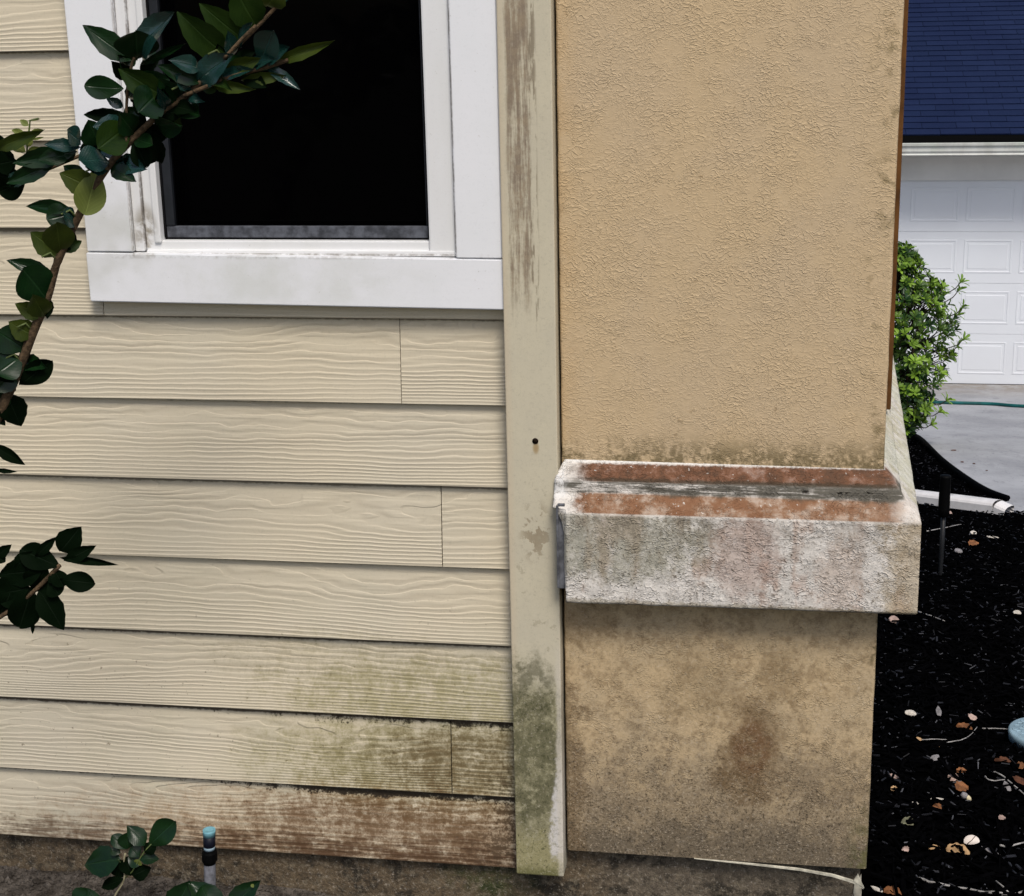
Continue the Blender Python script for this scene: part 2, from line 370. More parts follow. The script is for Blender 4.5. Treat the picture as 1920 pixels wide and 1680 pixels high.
def make_band():
    m = Mat('weathered_cement_band', 0.9, 0.15)
    s1 = m.noise(38, 4.0, 0.68); s2 = m.noise(190, 3.0, 0.7); s3 = m.noise(11, 2.0, 0.6, off=(3, 3, 1)); s4 = m.noise(20, 3.0, 0.6, st=(1.6, 1.6, 0.3)); s5 = m.noise(85, 4.0, 0.7, off=(1, 5, 2))
    rough = (s1 - 0.5) * 0.9 + (s5 - 0.5) * 0.9 + (s2 - 0.5) * 0.5
    h = s2 * 0.9 + stucco_height(m, 120, 0.07, (0.42, 0.6), 0.4) * 0.8
    m.bump(h, 0.0018, 0.8)
    c = m.mix(s1.step(0.3, 0.7), (0.72, 0.68, 0.63), (0.58, 0.545, 0.50))
    zf = m.z
    face = zf.step(0.620, 0.611)
    drop = zf.step(0.47, 0.62)
    c = m.mix(face * (s4 + rough * 0.35 + (drop - 0.5) * 0.12).step(0.44, 0.72) * 0.60, c, (0.36, 0.30, 0.25))
    c = m.mix(face * ((s4 - 0.5) * 1.2 + (s3 - 0.5) + rough * 0.4).step(-0.02, 0.25) * 0.45, c, (0.47, 0.29, 0.21))
    c = m.mix(face * (m.blob(0.07, 0.58, 0.24, 0.095) + rough * 1.3).step(0.25, 1.05) * 0.62, c, (0.24, 0.235, 0.16))
    c = m.mix(face * (drop + rough * 1.5).step(0.70, 1.45) * 0.58, c, (0.20, 0.17, 0.135))
    c = m.mix(face * (m.blob(0.27, 0.56, 0.075, 0.10) + rough * 1.2).step(0.3, 1.0) * 0.6, c, (0.42, 0.30, 0.25))
    c = m.mix(face * (m.blob(0.40, 0.53, 0.05, 0.10) + rough * 1.2).step(0.35, 1.0) * 0.5, c, (0.45, 0.34, 0.27))
    c = m.mix(face * (m.x.step(0.40, 0.51) + rough).step(0.4, 0.9) * 0.6, c, (0.40, 0.31, 0.18))
    c = m.mix(face * (zf.step(0.50, 0.48) + rough).step(0.55, 0.9) * 0.5, c, (0.33, 0.28, 0.18))
    c = m.mix((s2 * 0.7 + s5 * 0.3).step(0.535, 0.64) * face * 0.75, c, (0.14, 0.12, 0.095))
    c = m.grit(c, 0.34, 380)
    # rusty lichen on the two sloping ledges
    fr = m.y.step(0.02, 0.0)
    xin = (m.x + (s1 - 0.5) * 0.06).step(0.018, 0.045) * (m.x + (s1 - 0.5) * 0.06).step(0.495, 0.465)
    up = zf.step(0.6555, 0.659) * (zf + (s2 - 0.5) * 0.006).step(0.681, 0.6775)
    lo = zf.step(0.6160, 0.6185) * zf.step(0.643, 0.639)
    rust_u = m.mix(s1.step(0.35, 0.65), (0.19, 0.078, 0.036), (0.10, 0.052, 0.030))
    rust_l = m.mix(s1.step(0.3, 0.6), (0.30, 0.185, 0.11), (0.205, 0.095, 0.045))
    hole = (s2 * 0.6 + s5 * 0.4).step(0.66, 0.60)
    c = m.mix(up * xin * fr * hole * (0.80 + s1.step(0.30, 0.50) * 0.18), c, rust_u)
    c = m.mix(up * xin * fr * (zf.step(0.668, 0.658) + rough).step(0.5, 0.85) * 0.75, c, (0.06, 0.04, 0.025))
    c = m.mix(lo * xin * fr * hole * (0.72 + 0.25 * s1.step(0.30, 0.52)), c, rust_l)
    c = m.mix(lo * fr * (m.x.step(0.25, 0.5) * 0.5 + rough).step(0.25, 0.9) * 0.45, c, (0.42, 0.33, 0.25))
    side = (1.0 - fr) * m.y.step(0.0, 0.03)
    c = m.mix(side * s1.step(0.35, 0.6) * 0.7, c, (0.52, 0.48, 0.31)); c = m.mix(side * m.noise(7, 2).step(0.45, 0.6) * 0.6, c, (0.62, 0.62, 0.52))
    # black algae in the groove
    gr = (zf + (s1 - 0.5) * 0.016).step(0.637, 0.6435) * (zf + (s1 - 0.5) * 0.014).step(0.664, 0.655)
    st = m.noise(26, 4.0, 0.7, st=(0.55, 1, 9)) * 0.8 + m.noise(12, 2.0, off=(2, 2, 2)) * 0.2
    c = m.mix(gr * fr * (st + rough * 0.20 + m.x * 0.34).step(0.41, 0.60) * 0.92, c, (0.07, 0.064, 0.048))
    wt = (zf + (s2 - 0.5) * 0.005).step(0.6785, 0.6815).max((m.x + (s1 - 0.5) * 0.03).step(0.016, 0.006) * zf.step(0.625, 0.64))
    c = m.mix(wt * (s2 * 0.5 + s5 * 0.5).step(0.62, 0.45) * 0.85, c, (0.72, 0.71, 0.69))
    m.color(c); return m

def make_trim():
    m = Mat('peeling_trim_paint', 0.7, 0.2)
    s1 = m.noise(45, 4.0, 0.65); s2 = m.noise(150, 3.0, 0.65); s3 = m.noise(14, 3.0, 0.6)
    st = m.noise(60, 4.0, 0.7, st=(3.0, 1, 0.17), off=(4.3, 0, 1.7)) * 0.66 + m.noise(60, 4.0, 0.7, st=(1.2, 1, 0.45)) * 0.34
    c = m.mix(s3.step(0.3, 0.7), (0.575, 0.522, 0.39), (0.54, 0.492, 0.375))
    c = m.mix(m.x.step(-0.062, -0.075) * 0.35, c, (0.56, 0.44, 0.30))
    # bare grey brown wood where the paint wore off, upper half
    band = m.x.step(-0.071, -0.062) * m.x.step(-0.018, -0.040) * m.z.step(0.84, 0.98)
    wear = (st + (s2 - 0.5) * 0.16 + band * 0.17 + (m.z - 1.0) * 0.10 - 0.06).step(0.47, 0.70) * band
    c = m.mix(wear * 0.92, c, m.mix(s1.step(0.35, 0.65), (0.27, 0.205, 0.135), (0.21, 0.16, 0.115)))
    line = m.x.step(-0.036, -0.033) * m.x.step(-0.022, -0.027) * m.z.step(0.86, 0.92)
    c = m.mix((st + 0.07).step(0.58, 0.62) * line * 0.8, c, (0.23, 0.19, 0.13))
    pat = m.blob(-0.035, 0.575, 0.03, 0.06) * s1.step(0.50, 0.55)
    c = m.mix(pat * 0.85, c, (0.30, 0.245, 0.165))
    c = m.mix(s1.step(0.63, 0.66) * m.z.step(0.72, 0.6) * 0.5, c, (0.35, 0.31, 0.22))
    # algae on the lower third
    al = (m.z + (s3 - 0.5) * 0.16 + (s1 - 0.5) * 0.08).step(0.42, 0.25)
    al = (al * 1.1 + (s1 - 0.5) * 0.9 + (s2 - 0.5) * 0.6).step(0.05, 1.0) * al.step(0.0, 0.3)
    c = m.mix(al * 0.85, c, (0.215, 0.20, 0.105))
    dk = (m.blob(-0.050, 0.235, 0.070, 0.19) * 1.5).min(1.0) * (s1 * 0.6 + s3 * 0.4).step(0.36, 0.58)
    dk = (dk + (s2 - 0.5) * 0.9 + (s1 - 0.5) * 0.6).step(0.1, 1.0)
    c = m.mix(dk * 0.68, c, (0.092, 0.088, 0.044)); c = m.mix((s1 * 0.5 + s2 * 0.5).step(0.47, 0.36) * al * 0.45, c, (0.42, 0.39, 0.26))
    lg = (m.z.step(0.16, 0.02) + (s1 - 0.5) * 1.2 + (s2 - 0.5) * 0.7).step(0.45, 0.8)
    c = m.mix(lg * 0.66, c, (0.33, 0.30, 0.15))
    c = m.mix((s2 * 0.6 + s1 * 0.4).step(0.54, 0.66) * al * 0.75, c, (0.05, 0.052, 0.022)); c = m.mix(m.noise(260, 3, 0.7).step(0.55, 0.68) * al * 0.6, c, (0.05, 0.05, 0.02))
    c = m.mix(s2.step(0.38, 0.32) * al * 0.45, c, (0.42, 0.40, 0.25))
    base = (m.z + (m.noise(120, 2, st=(2, 1, 0.3)) - 0.5) * 0.03).step(0.03, 0.012)
    c = m.mix(base * 0.7, c, (0.10, 0.10, 0.03))
    # white primer showing along the right edge
    wp = ((m.x + (s1 - 0.5) * 0.02 + (s2 - 0.5) * 0.010) - 0.12 * (m.z - 0.07).abs()).step(-0.0275, -0.0205) * (m.z + (s3 - 0.5) * 0.05 + (s2 - 0.5) * 0.03).step(0.030, 0.05) * m.z.step(0.26, 0.16)
    c = m.mix(wp * ((s2 - 0.5) * 1.4 + (s1 - 0.5) * 1.2 + 0.75).step(0.25, 0.75) * 0.92, c, (0.64, 0.61, 0.58))
    wp2 = (m.x + (s1 - 0.5) * 0.01).step(-0.012, -0.007) * m.z.step(0.42, 0.34)
    c = m.mix(wp2 * 0.6, c, (0.60, 0.55, 0.46))
    c = m.grit(c, 0.16 + 0.30 * al)
    rust = m.blob(-0.033, 0.704, 0.006, 0.012)
    c = m.mix(rust * 0.7, c, (0.30, 0.18, 0.05))
    m.bump(wear * -0.5 + s2 * 0.25 + st * 0.4 + pat * -0.3 - wp * 0.2, 0.0007, 0.8)
    m.color(c); return m

def make_white():
    m = Mat('white_window_paint', 0.5, 0.3)
    s1 = m.noise(30, 4, 0.65); s3 = m.noise(9, 3, 0.6); s2 = m.noise(160, 3, 0.6)
    c = m.mix(s3.step(0.3, 0.7), (0.81, 0.815, 0.84), (0.785, 0.795, 0.815))
    c = m.mix(m.blob(-0.66, 1.0, 0.09, 0.10) * s3.step(0.35, 0.6) * 0.5, c, (0.50, 0.50, 0.44))
    c = m.mix(m.blob(-0.42, 0.945, 0.32, 0.05) * (s3 * 0.6 + s1 * 0.4).step(0.40, 0.66) * 0.35, c, (0.56, 0.57, 0.50))
    c = m.mix(m.blob(-0.60, 1.012, 0.022, 0.045) * s1.step(0.42, 0.6) * 0.75, c, (0.30, 0.25, 0.16))
    c = m.mix((m.z - 0.982).abs().step(0.003, 0.0) * s1.step(0.48, 0.6) * 0.2, c, (0.28, 0.24, 0.2))
    seam = ((m.x + 0.6228).abs().step(0.0030, 0.0004)).max((m.x + 0.1430).abs().step(0.0022, 0.0004))
    c = m.mix(seam * m.z.step(0.977, 0.981) * (s1 * 0.6 + s2 * 0.4).step(0.36, 0.58) * 0.6, c, (0.25, 0.22, 0.19))
    c = m.mix((m.z - 0.978).abs().step(0.0045, 0.0) * (s1 * 0.6 + s2 * 0.4).step(0.44, 0.60) * 0.35, c, (0.28, 0.25, 0.22))
    c = m.mix(s2.step(0.71, 0.74) * 0.4, c, (0.35, 0.32, 0.27))
    c = m.grit(c, 0.05)
    m.bump(s2 * 0.4 + m.noise(70, 2, st=(0.3, 1, 2)) * 0.6, 0.0004, 0.5)
    m.color(c); return m

def make_vinyl():
    m = Mat('white_vinyl', 0.35, 0.4)
    s1 = m.noise(30, 4, 0.65); s3 = m.noise(12, 3, 0.6, st=(1, 1, 0.3))
    c = m.mix(s3.step(0.35, 0.7), (0.78, 0.782, 0.79), (0.74, 0.742, 0.735))
    c = m.mix(m.blob(-0.605, 1.012, 0.022, 0.05) * s1.step(0.40, 0.58) * 0.8, c, (0.22, 0.18, 0.11))
    s2 = m.noise(150, 3, 0.65)
    seam = ((m.x + 0.6076).abs().step(0.0026, 0.0003)).max((m.x + 0.1450).abs().step(0.0016, 0.0002)).max((m.z - 0.9812).abs().step(0.0030, 0.0003))
    c = m.mix(seam * (s1 * 0.6 + s2 * 0.4).step(0.38, 0.58) * 0.7, c, (0.16, 0.13, 0.10))
    c = m.mix(s2.step(0.70, 0.74) * 0.35, c, (0.30, 0.27, 0.22))
    c = m.grit(c, 0.05)
    m.color(c); return m

def simple(name, col, rough=0.6, spec=0.3, var=0.0, scale=20.0, bump=0.0, metal=0.0):
    m = Mat(name, rough, spec)
    if metal: m.b.inputs['Metallic'].default_value = metal
    if var > 0:
        n = m.noise(scale, 4.0, 0.6)
        m.color(m.mix(n.step(0.3, 0.7), tuple(v * (1 - var) for v in col), tuple(min(1, v * (1 + var)) for v in col)))
    else: m.color(col)
    if bump > 0: m.bump(m.noise(scale * 3, 4.0, 0.6), bump, 0.8)
    return m

def make_concrete_base():
    m = Mat('dirty_concrete', 0.95, 0.1)
    s1 = m.noise(22, 5, 0.65); s2 = m.noise(110, 4, 0.7); s3 = m.noise(6, 3, 0.6)
    c = m.mix(s1.step(0.3, 0.7), (0.145, 0.108, 0.068), (0.075, 0.056, 0.037))
    c = m.mix(m.x.step(0.0, 0.12), c, m.mix(s1.step(0.3, 0.7), (0.16, 0.13, 0.095), (0.10, 0.082, 0.062)))
    c = m.mix(s1.step(0.54, 0.62) * 0.8, c, (0.030, 0.026, 0.02))
    c = m.mix(m.blob(-0.13, -0.03, 0.10, 0.04) * s1.step(0.35, 0.6) * 0.7, c, (0.045, 0.06, 0.018))
    c = m.mix(s2.step(0.60, 0.68) * 0.6, c, (0.035, 0.03, 0.022)); c = m.mix(s2.step(0.36, 0.28) * 0.5, c, (0.33, 0.29, 0.23))
    c = m.mix(m.noise(60, 4, 0.7).step(0.5, 0.62) * 0.5, c, (0.21, 0.175, 0.125)); c = m.mix(m.noise(75, 4, 0.7, off=(3, 3, 3)).step(0.52, 0.62) * 0.6, c, (0.05, 0.042, 0.032))
    c = m.grit(c, 0.42, 360)
    m.bump(s1 * 1.0 + s2 * 0.8, 0.005, 1.0)
    m.color(c); return m

def make_soil():
    m = Mat('grey_soil', 0.95, 0.1)
    s1 = m.noise(30, 5, 0.7); s2 = m.noise(140, 4, 0.7)
    c = m.mix(s1.step(0.35, 0.65), (0.040, 0.034, 0.028), (0.125, 0.108, 0.092))
    c = m.mix(s2.step(0.55, 0.65) * 0.7, c, (0.015, 0.013, 0.011)); c = m.mix(s2.step(0.37, 0.28) * 0.6, c, (0.30, 0.28, 0.26))
    m.bump(s1 + s2 * 0.6, 0.008, 1.0)
    m.color(c); return m

def make_driveway():
    m = Mat('driveway_concrete', 0.85, 0.2)
    a = m.noise(1.7, 4, 0.65, st=(0.8, 0.55, 1)); b = m.noise(7, 4, 0.65, st=(1, 0.35, 1)); d = m.noise(40, 4, 0.75, st=(1, 0.3, 1))
    c = m.mix(a.step(0.36, 0.66), (0.42, 0.425, 0.44), (0.30, 0.305, 0.32))
    c = m.mix(b.step(0.5, 0.75) * 0.5, c, (0.36, 0.37, 0.385))
    c = m.mix(m.y.step(11.2, 12.9) * (0.35 + b.step(0.4, 0.6) * 0.5), c, (0.245, 0.215, 0.185))
    c = m.mix(d.step(0.55, 0.70) * 0.5, c, (0.16, 0.16, 0.17)); c = m.mix(b.step(0.42, 0.3) * 0.5, c, (0.24, 0.245, 0.26)); c = m.mix(d.step(0.42, 0.28) * 0.5, c, (0.42, 0.42, 0.42))
    m.bump(d, 0.003, 0.6); m.color(c); return m

def make_leaf(name, col, col2, rough, spec, trans):
    m = Mat(name, rough, spec)
    u, v = m.uv()
    r = m.rand()
    mid = (v - 0.5).abs()
    vein = ((u * 9.0 + mid * 7.0) * 6.2832).sin().step(0.55, 1.0) * 0.16
    c = m.mix(m.noise(60, 3, 0.6).step(0.3, 0.7) * 0.6 + r * 0.4, col, col2)
    c = m.mix(vein, c, tuple(x * 1.5 for x in col2))
    c = m.mix(mid.step(0.03, 0.0) * 0.35, c, tuple(min(1, x * 2.2 + 0.01) for x in col2))
    m.color(c)
    m.bump((mid.step(0.05, 0.0) * -1.0) - vein * 0.5, 0.0008, 0.5)
    if trans > 0:
        tr = m.t.nodes.new('ShaderNodeBsdfTranslucent'); ms = m.t.nodes.new('ShaderNodeMixShader'); ms.inputs[0].default_value = trans
        m.t.links.new(c, tr.inputs['Color'])
        m.t.links.new(m.b.outputs[0], ms.inputs[1]); m.t.links.new(tr.outputs[0], ms.inputs[2])
        m.t.links.new(ms.outputs[0], m.t.nodes['Material Output'].inputs['Surface'])
    return m

def make_screen():
    m = Mat('insect_screen', 0.9, 0.0)
    m.color((0.0006, 0.0006, 0.0008))
    tr = m.t.nodes.new('ShaderNodeBsdfTransparent'); ms = m.t.nodes.new('ShaderNodeMixShader'); ms.inputs[0].default_value = 0.30
    m.t.links.new(m.b.outputs[0], ms.inputs[1]); m.t.links.new(tr.outputs[0], ms.inputs[2])
    m.t.links.new(ms.outputs[0], m.t.nodes['Material Output'].inputs['Surface'])
    return m

def make_glass():
    m = Mat('window_glass', 0.05, 0.5); m.color((0.002, 0.002, 0.002)); return m

def make_shingle():
    m = Mat('blue_shingle', 0.9, 0.1)
    r = m.rand(); n = m.noise(60, 3, 0.7); w = m.noise(1.5, 3, 0.6)
    c = m.mix(r, (0.0075, 0.0150, 0.046), (0.0100, 0.0190, 0.057))
    c = m.mix(n.step(0.45, 0.7) * 0.5, c, (0.017, 0.023, 0.07)); c = m.mix(w.step(0.4, 0.7) * 0.35, c, (0.004, 0.008, 0.034))
    m.color(c); m.bump(n, 0.003, 0.6); return m

def make_door_paint():
    m = Mat('white_door_paint', 0.55, 0.3)
    n = m.noise(2.2, 3, 0.6)
    c = m.mix(n.step(0.3, 0.7), (0.70, 0.73, 0.775), (0.675, 0.70, 0.745))
    m.color(c); m.bump(m.noise(25, 3, st=(0.2, 1, 2)), 0.001, 0.4); return m

def make_gutter():
    m = Mat('mildewed_gutter', 0.5, 0.3)
    n = m.noise(6, 4, 0.65, st=(1, 1, 0.2)); n2 = m.noise(2.5, 3, 0.6)
    c = m.mix(n.step(0.35, 0.7), (0.60, 0.61, 0.58), (0.47, 0.47, 0.44)); c = m.mix(n2.step(0.45, 0.65) * 0.5, c, (0.45, 0.53, 0.43))
    m.color(c); return m

def make_bush_leaf():
    m = Mat('bush_leaf', 0.4, 0.4)
    at_ = m.t.nodes.new('ShaderNodeAttribute'); at_.attribute_name = 'tone'
    f = S(m.t, at_.outputs['Fac'])
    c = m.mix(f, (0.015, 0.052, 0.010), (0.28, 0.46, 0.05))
    m.color(c)
    tr = m.t.nodes.new('ShaderNodeBsdfTranslucent'); ms = m.t.nodes.new('ShaderNodeMixShader'); ms.inputs[0].default_value = 0.3
    m.t.links.new(c, tr.inputs['Color'])
    m.t.links.new(m.b.outputs[0], ms.inputs[1]); m.t.links.new(tr.outputs[0], ms.inputs[2])
    m.t.links.new(ms.outputs[0], m.t.nodes['Material Output'].inputs['Surface'])
    return m

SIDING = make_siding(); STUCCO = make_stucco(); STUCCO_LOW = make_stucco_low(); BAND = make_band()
TRIM = make_trim(); WHITE = make_white(); VINYL = make_vinyl(); BASE = make_concrete_base(); SOIL = make_soil()
DRIVE = make_driveway(); SCREEN = make_screen(); GLASS = make_glass(); SHINGLE = make_shingle()
DOORP = make_door_paint(); GUTTER = make_gutter(); BUSHLEAF = make_bush_leaf()
BLACK = simple('black_gasket', (0.004, 0.004, 0.005), 0.7, 0.1)
ROOM = simple('unlit_room', (0.006, 0.005, 0.005), 0.9, 0.1)
RAIL = simple('dusty_screen_frame', (0.075, 0.08, 0.095), 0.6, 0.3, 0.5, 70.0)
RAILD = simple('dark_screen_frame', (0.012, 0.014, 0.018), 0.5, 0.3, 0.3, 40.0)
SHEATH = simple('wall_sheathing', (0.03, 0.022, 0.015), 0.95, 0.1, 0.3, 30.0)
METAL = simple('dull_zinc', (0.17, 0.175, 0.195), 0.5, 0.4, 0.45, 60.0, 0.0, 0.5)
BROWN = simple('brown_stained_board', (0.105, 0.047, 0.014), 0.75, 0.15, 0.35, 14.0)
NAIL = simple('nail_rust', (0.012, 0.007, 0.004), 0.9, 0.1)
MULCH = simple('black_mulch', (0.0010, 0.0010, 0.0012), 0.95, 0.0, 0.5, 30.0)
CHIP = simple('mulch_chip', (0.0011, 0.0011, 0.0014), 0.95, 0.01, 0.5, 60.0)
FLAKE = simple('grey_flake', (0.012, 0.0125, 0.016), 0.65, 0.18, 0.8, 18.0)
SPLINT = simple('grey_splinter', (0.085, 0.088, 0.10), 0.8, 0.15, 0.6, 25.0)
BLKPL = simple('black_plastic', (0.0015, 0.0016, 0.0018), 0.6, 0.08)
EDGEM = simple('black_edging', (0.0014, 0.0015, 0.0020), 0.75, 0.02)
TWIG = simple('grey_twig', (0.32, 0.31, 0.30), 0.85, 0.15, 0.4, 90.0, 0.002)
HOSE = simple('teal_hose', (0.006, 0.085, 0.082), 0.5, 0.25, 0.3, 8.0)
SPOUT = simple('white_aluminium', (0.70, 0.68, 0.67), 0.45, 0.35, 0.12, 12.0)
LID = simple('pale_blue_plastic', (0.25, 0.37, 0.45), 0.6, 0.25, 0.2, 30.0)
PVC = simple('grey_pvc', (0.17, 0.175, 0.20), 0.55, 0.3, 0.45, 70.0)
CAPB = simple('light_blue_cap', (0.15, 0.34, 0.40), 0.5, 0.3, 0.15, 120.0)
BARK = simple('branch_bark', (0.085, 0.055, 0.030), 0.85, 0.2, 0.5, 160.0, 0.002)
BARKD = simple('bush_bark', (0.05, 0.035, 0.024), 0.9, 0.1, 0.3, 50.0)
GSTEM = simple('green_stem', (0.10, 0.13, 0.04), 0.6, 0.3, 0.3, 80.0)
FASCIA = simple('grey_white_frieze', (0.66, 0.655, 0.64), 0.7, 0.2, 0.06, 3.0)
GROUND = simple('open_ground', (0.06, 0.055, 0.04), 0.95, 0.1, 0.4, 3.0)

# ------------------------------------------------------------------ ground, driveway, mulch, soil
def gz(x, y):
    return Z0 - SL * y if y > 0 else Z0
ys = [-120, -40, -10, -3, -1, -0.3, 0.0, 0.5, 2, 5, 10, 20, 60, 150]; xs = [-150, -40, -10, -3, -1, 0, 1, 3, 10, 40, 150]
V = [(x, y, gz(x, min(y, 20)) - 0.012) for y in ys for x in xs]; nx = len(xs)
Fc = [(j * nx + i, j * nx + i + 1, (j + 1) * nx + i + 1, (j + 1) * nx + i) for j in range(len(ys) - 1) for i in range(nx - 1)]
tag(mesh_obj('ground', V, Fc, GROUND), 'dark open ground sloping down beyond the house', kind='structure')

EDGE = [on_ground(*p) for p in ((1690, 818), (1700, 820), (1725, 830), (1765, 870), (1810, 905), (1850, 930), (1889, 945))]
edge_path = [Vector((0.55, 8.75, 0)), Vector((0.9, 8.5, 0))] + [Vector((p.x, p.y, 0)) for p in EDGE]
edge_s = smooth_path(edge_path, 6)
low_path = smooth_path([Vector((1.36, 5.12, 0)), Vector((1.352, 5.0, 0)), Vector((1.42, 4.84, 0)), Vector((1.62, 4.68, 0)), Vector((2.4, 4.5, 0)), Vector((4.0, 4.35, 0)), Vector((8, 4.2, 0))], 5)
outline = [(p.x, p.y) for p in edge_s] + [(p.x, p.y) for p in low_path] + [(8, 13.3), (0.3, 13.3), (0.3, 8.9)]
bm = bmesh.new()
top = [bm.verts.new((x, y, gz(x, y) + 0.014)) for x, y in outline]
bot = [bm.verts.new((x, y, gz(x, y) - 0.10)) for x, y in outline]
bm.faces.new(top)
for i in range(len(top)):
    j = (i + 1) % len(top); bm.faces.new((top[i], top[j], bot[j], bot[i]))
bmesh.ops.triangulate(bm, faces=[f for f in bm.faces if len(f.verts) > 4])
tag(bm_obj('driveway', bm, DRIVE), 'pale grey concrete driveway in front of the white garage door', kind='structure')

OUT = np.array(outline)
def in_drive(x, y):
    c = False; n = len(OUT); j = n - 1
    for i in range(n):
        xi, yi = OUT[i]; xj, yj = OUT[j]
        if (yi > y) != (yj > y) and x < (xj - xi) * (y - yi) / (yj - yi) + xi: c = not c
        j = i
    return c
def mz(x, y):
    return gz(x, y) + 0.004 + 0.016 * mnoise.noise(Vector((x * 3.1, y * 3.1, 0.3))) * min(1.0, max(0.0, 1.0)) * 0.6 - 0.004
bm = bmesh.new()
gx = np.linspace(0.2, 4.2, 41); gy = np.linspace(-1.4, 8.6, 101)
grid = [[bm.verts.new((x, y, mz(x, y))) for x in gx] for y in gy]
for j in range(len(gy) - 1):
    for i in range(len(gx) - 1):
        cx, cy = (gx[i] + gx[i + 1]) / 2, (gy[j] + gy[j + 1]) / 2
        if in_drive(cx, cy) and in_drive(cx - .12, cy - .12) and in_drive(cx + .12, cy - .12): continue
        bm.faces.new((grid[j][i], grid[j][i + 1], grid[j + 1][i + 1], grid[j + 1][i]))
tag(bm_obj('mulch_bed', bm, MULCH, smooth=True), 'black mulch bed between the stucco pillar and the driveway', kind='structure')

VCP = on_ground(1957, 1391)                # no mulch on the valve cover
def chips(name, n, seed, L, W, T, mat, label, dens):
    r = np.random.default_rng(seed)
    V = []; F = []; cnt = 0
    quad = [(0, 1, 2, 3), (7, 6, 5, 4), (0, 4, 5, 1), (1, 5, 6, 2), (2, 6, 7, 3), (3, 7, 4, 0)]
    while cnt < n:
        x = r.uniform(0.2, 1.75); y = -0.25 + 8.8 * r.random() ** dens
        if (0.2 < x < 0.50 and y > 0.0) or in_drive(x, y) or math.hypot(x - VCP.x, y - VCP.y) < 0.105: continue
        l = r.uniform(*L); w = r.uniform(*W); t = r.uniform(*T)
        a = r.uniform(0, math.pi * 2); p = r.normal(0, 0.22); q = r.normal(0, 0.35)
        d = Vector((math.cos(a) * math.cos(p), math.sin(a) * math.cos(p), math.sin(p)))
        s = d.cross(Vector((0, 0, 1))).normalized(); u = s.cross(d); s2 = s * math.cos(q) + u * math.sin(q); u2 = s2.cross(d)
        c = Vector((x, y, mz(x, y) + abs(r.normal(0.004, 0.006)) + abs(math.sin(p)) * l * 0.3))
        k0 = r.uniform(0.3, 1.0); k1 = r.uniform(0.3, 1.0); b = len(V)
        for e, k in ((-0.5, k0), (0.5, k1)):
            for sx, sz in ((-1, -1), (1, -1), (1, 1), (-1, 1)):
                V.append(c + d * (l * e) + s2 * (w * 0.5 * k * sx) + u2 * (t * 0.5 * sz))
        F += [tuple(b + i for i in f) for f in quad]; cnt += 1
    return tag(mesh_obj(name, V, F, mat), label, kind='stuff')
chips('mulch_chips', 22000, 3, (0.012, 0.055), (0.003, 0.010), (0.002, 0.006), CHIP, 'shredded black bark mulch lying over the bed', 2.3)
chips('mulch_flakes', 4200, 8, (0.006, 0.024), (0.0025, 0.0080), (0.001, 0.003), FLAKE, 'small dark grey flakes of bark in the mulch', 1.7)
chips('mulch_splinters', 1200, 5, (0.004, 0.026), (0.0009, 0.0046), (0.001, 0.002), SPLINT, 'pale grey splinters scattered through the black mulch', 2.1)

bm = bmesh.new()
gx = np.linspace(-2.6, 0.14, 120); gy = np.linspace(-0.55, 0.03, 30)
def soil_z(x, y):
    h = -0.068 - 0.020 * max(0, min(1, (x + 0.6) / 0.5)) - 0.055 * max(0, min(1, (x + 0.08) / 0.2))
    h -= 0.10 * max(0, (-y - 0.12))
    return h + 0.010 * mnoise.fractal(Vector((x * 9, y * 9, 2)), 1.0, 2.0, 4)
grid = [[bm.verts.new((x, y, soil_z(x, y))) for x in gx] for y in gy]
for j in range(len(gy) - 1):
    for i in range(len(gx) - 1):
        bm.faces.new((grid[j][i], grid[j][i + 1], grid[j + 1][i + 1], grid[j + 1][i]))
tag(bm_obj('soil_bed', bm, SOIL, smooth=True), 'grey crumbly soil at the foot of the siding', kind='structure')

cr = random.Random(9); V, F = [], []
for i in range(5200):
    x = cr.uniform(-1.35, 0.06); y = cr.uniform(-0.30, 0.012) if i % 3 else cr.uniform(-0.05, 0.014)
    r = cr.uniform(0.0012, 0.0048) * (1.8 if cr.random() < 0.06 else 1); c = Vector((x, y, soil_z(x, y) + r * 0.3)); b = len(V)
    for d in ((1, 0, 0), (-1, 0, 0), (0, 1, 0), (0, -1, 0), (0, 0, 1), (0, 0, -1)): V.append(c + Vector(d) * r * cr.uniform(0.6, 1.3))
    F += [(b + 0, b + 2, b + 4), (b + 2, b + 1, b + 4), (b + 1, b + 3, b + 4), (b + 3, b + 0, b + 4), (b + 2, b + 0, b + 5), (b + 1, b + 2, b + 5), (b + 3, b + 1, b + 5), (b + 0, b + 3, b + 5)]
tag(mesh_obj('soil_crumbs', V, F, SOIL), 'loose grey crumbs of soil along the foundation', kind='stuff')

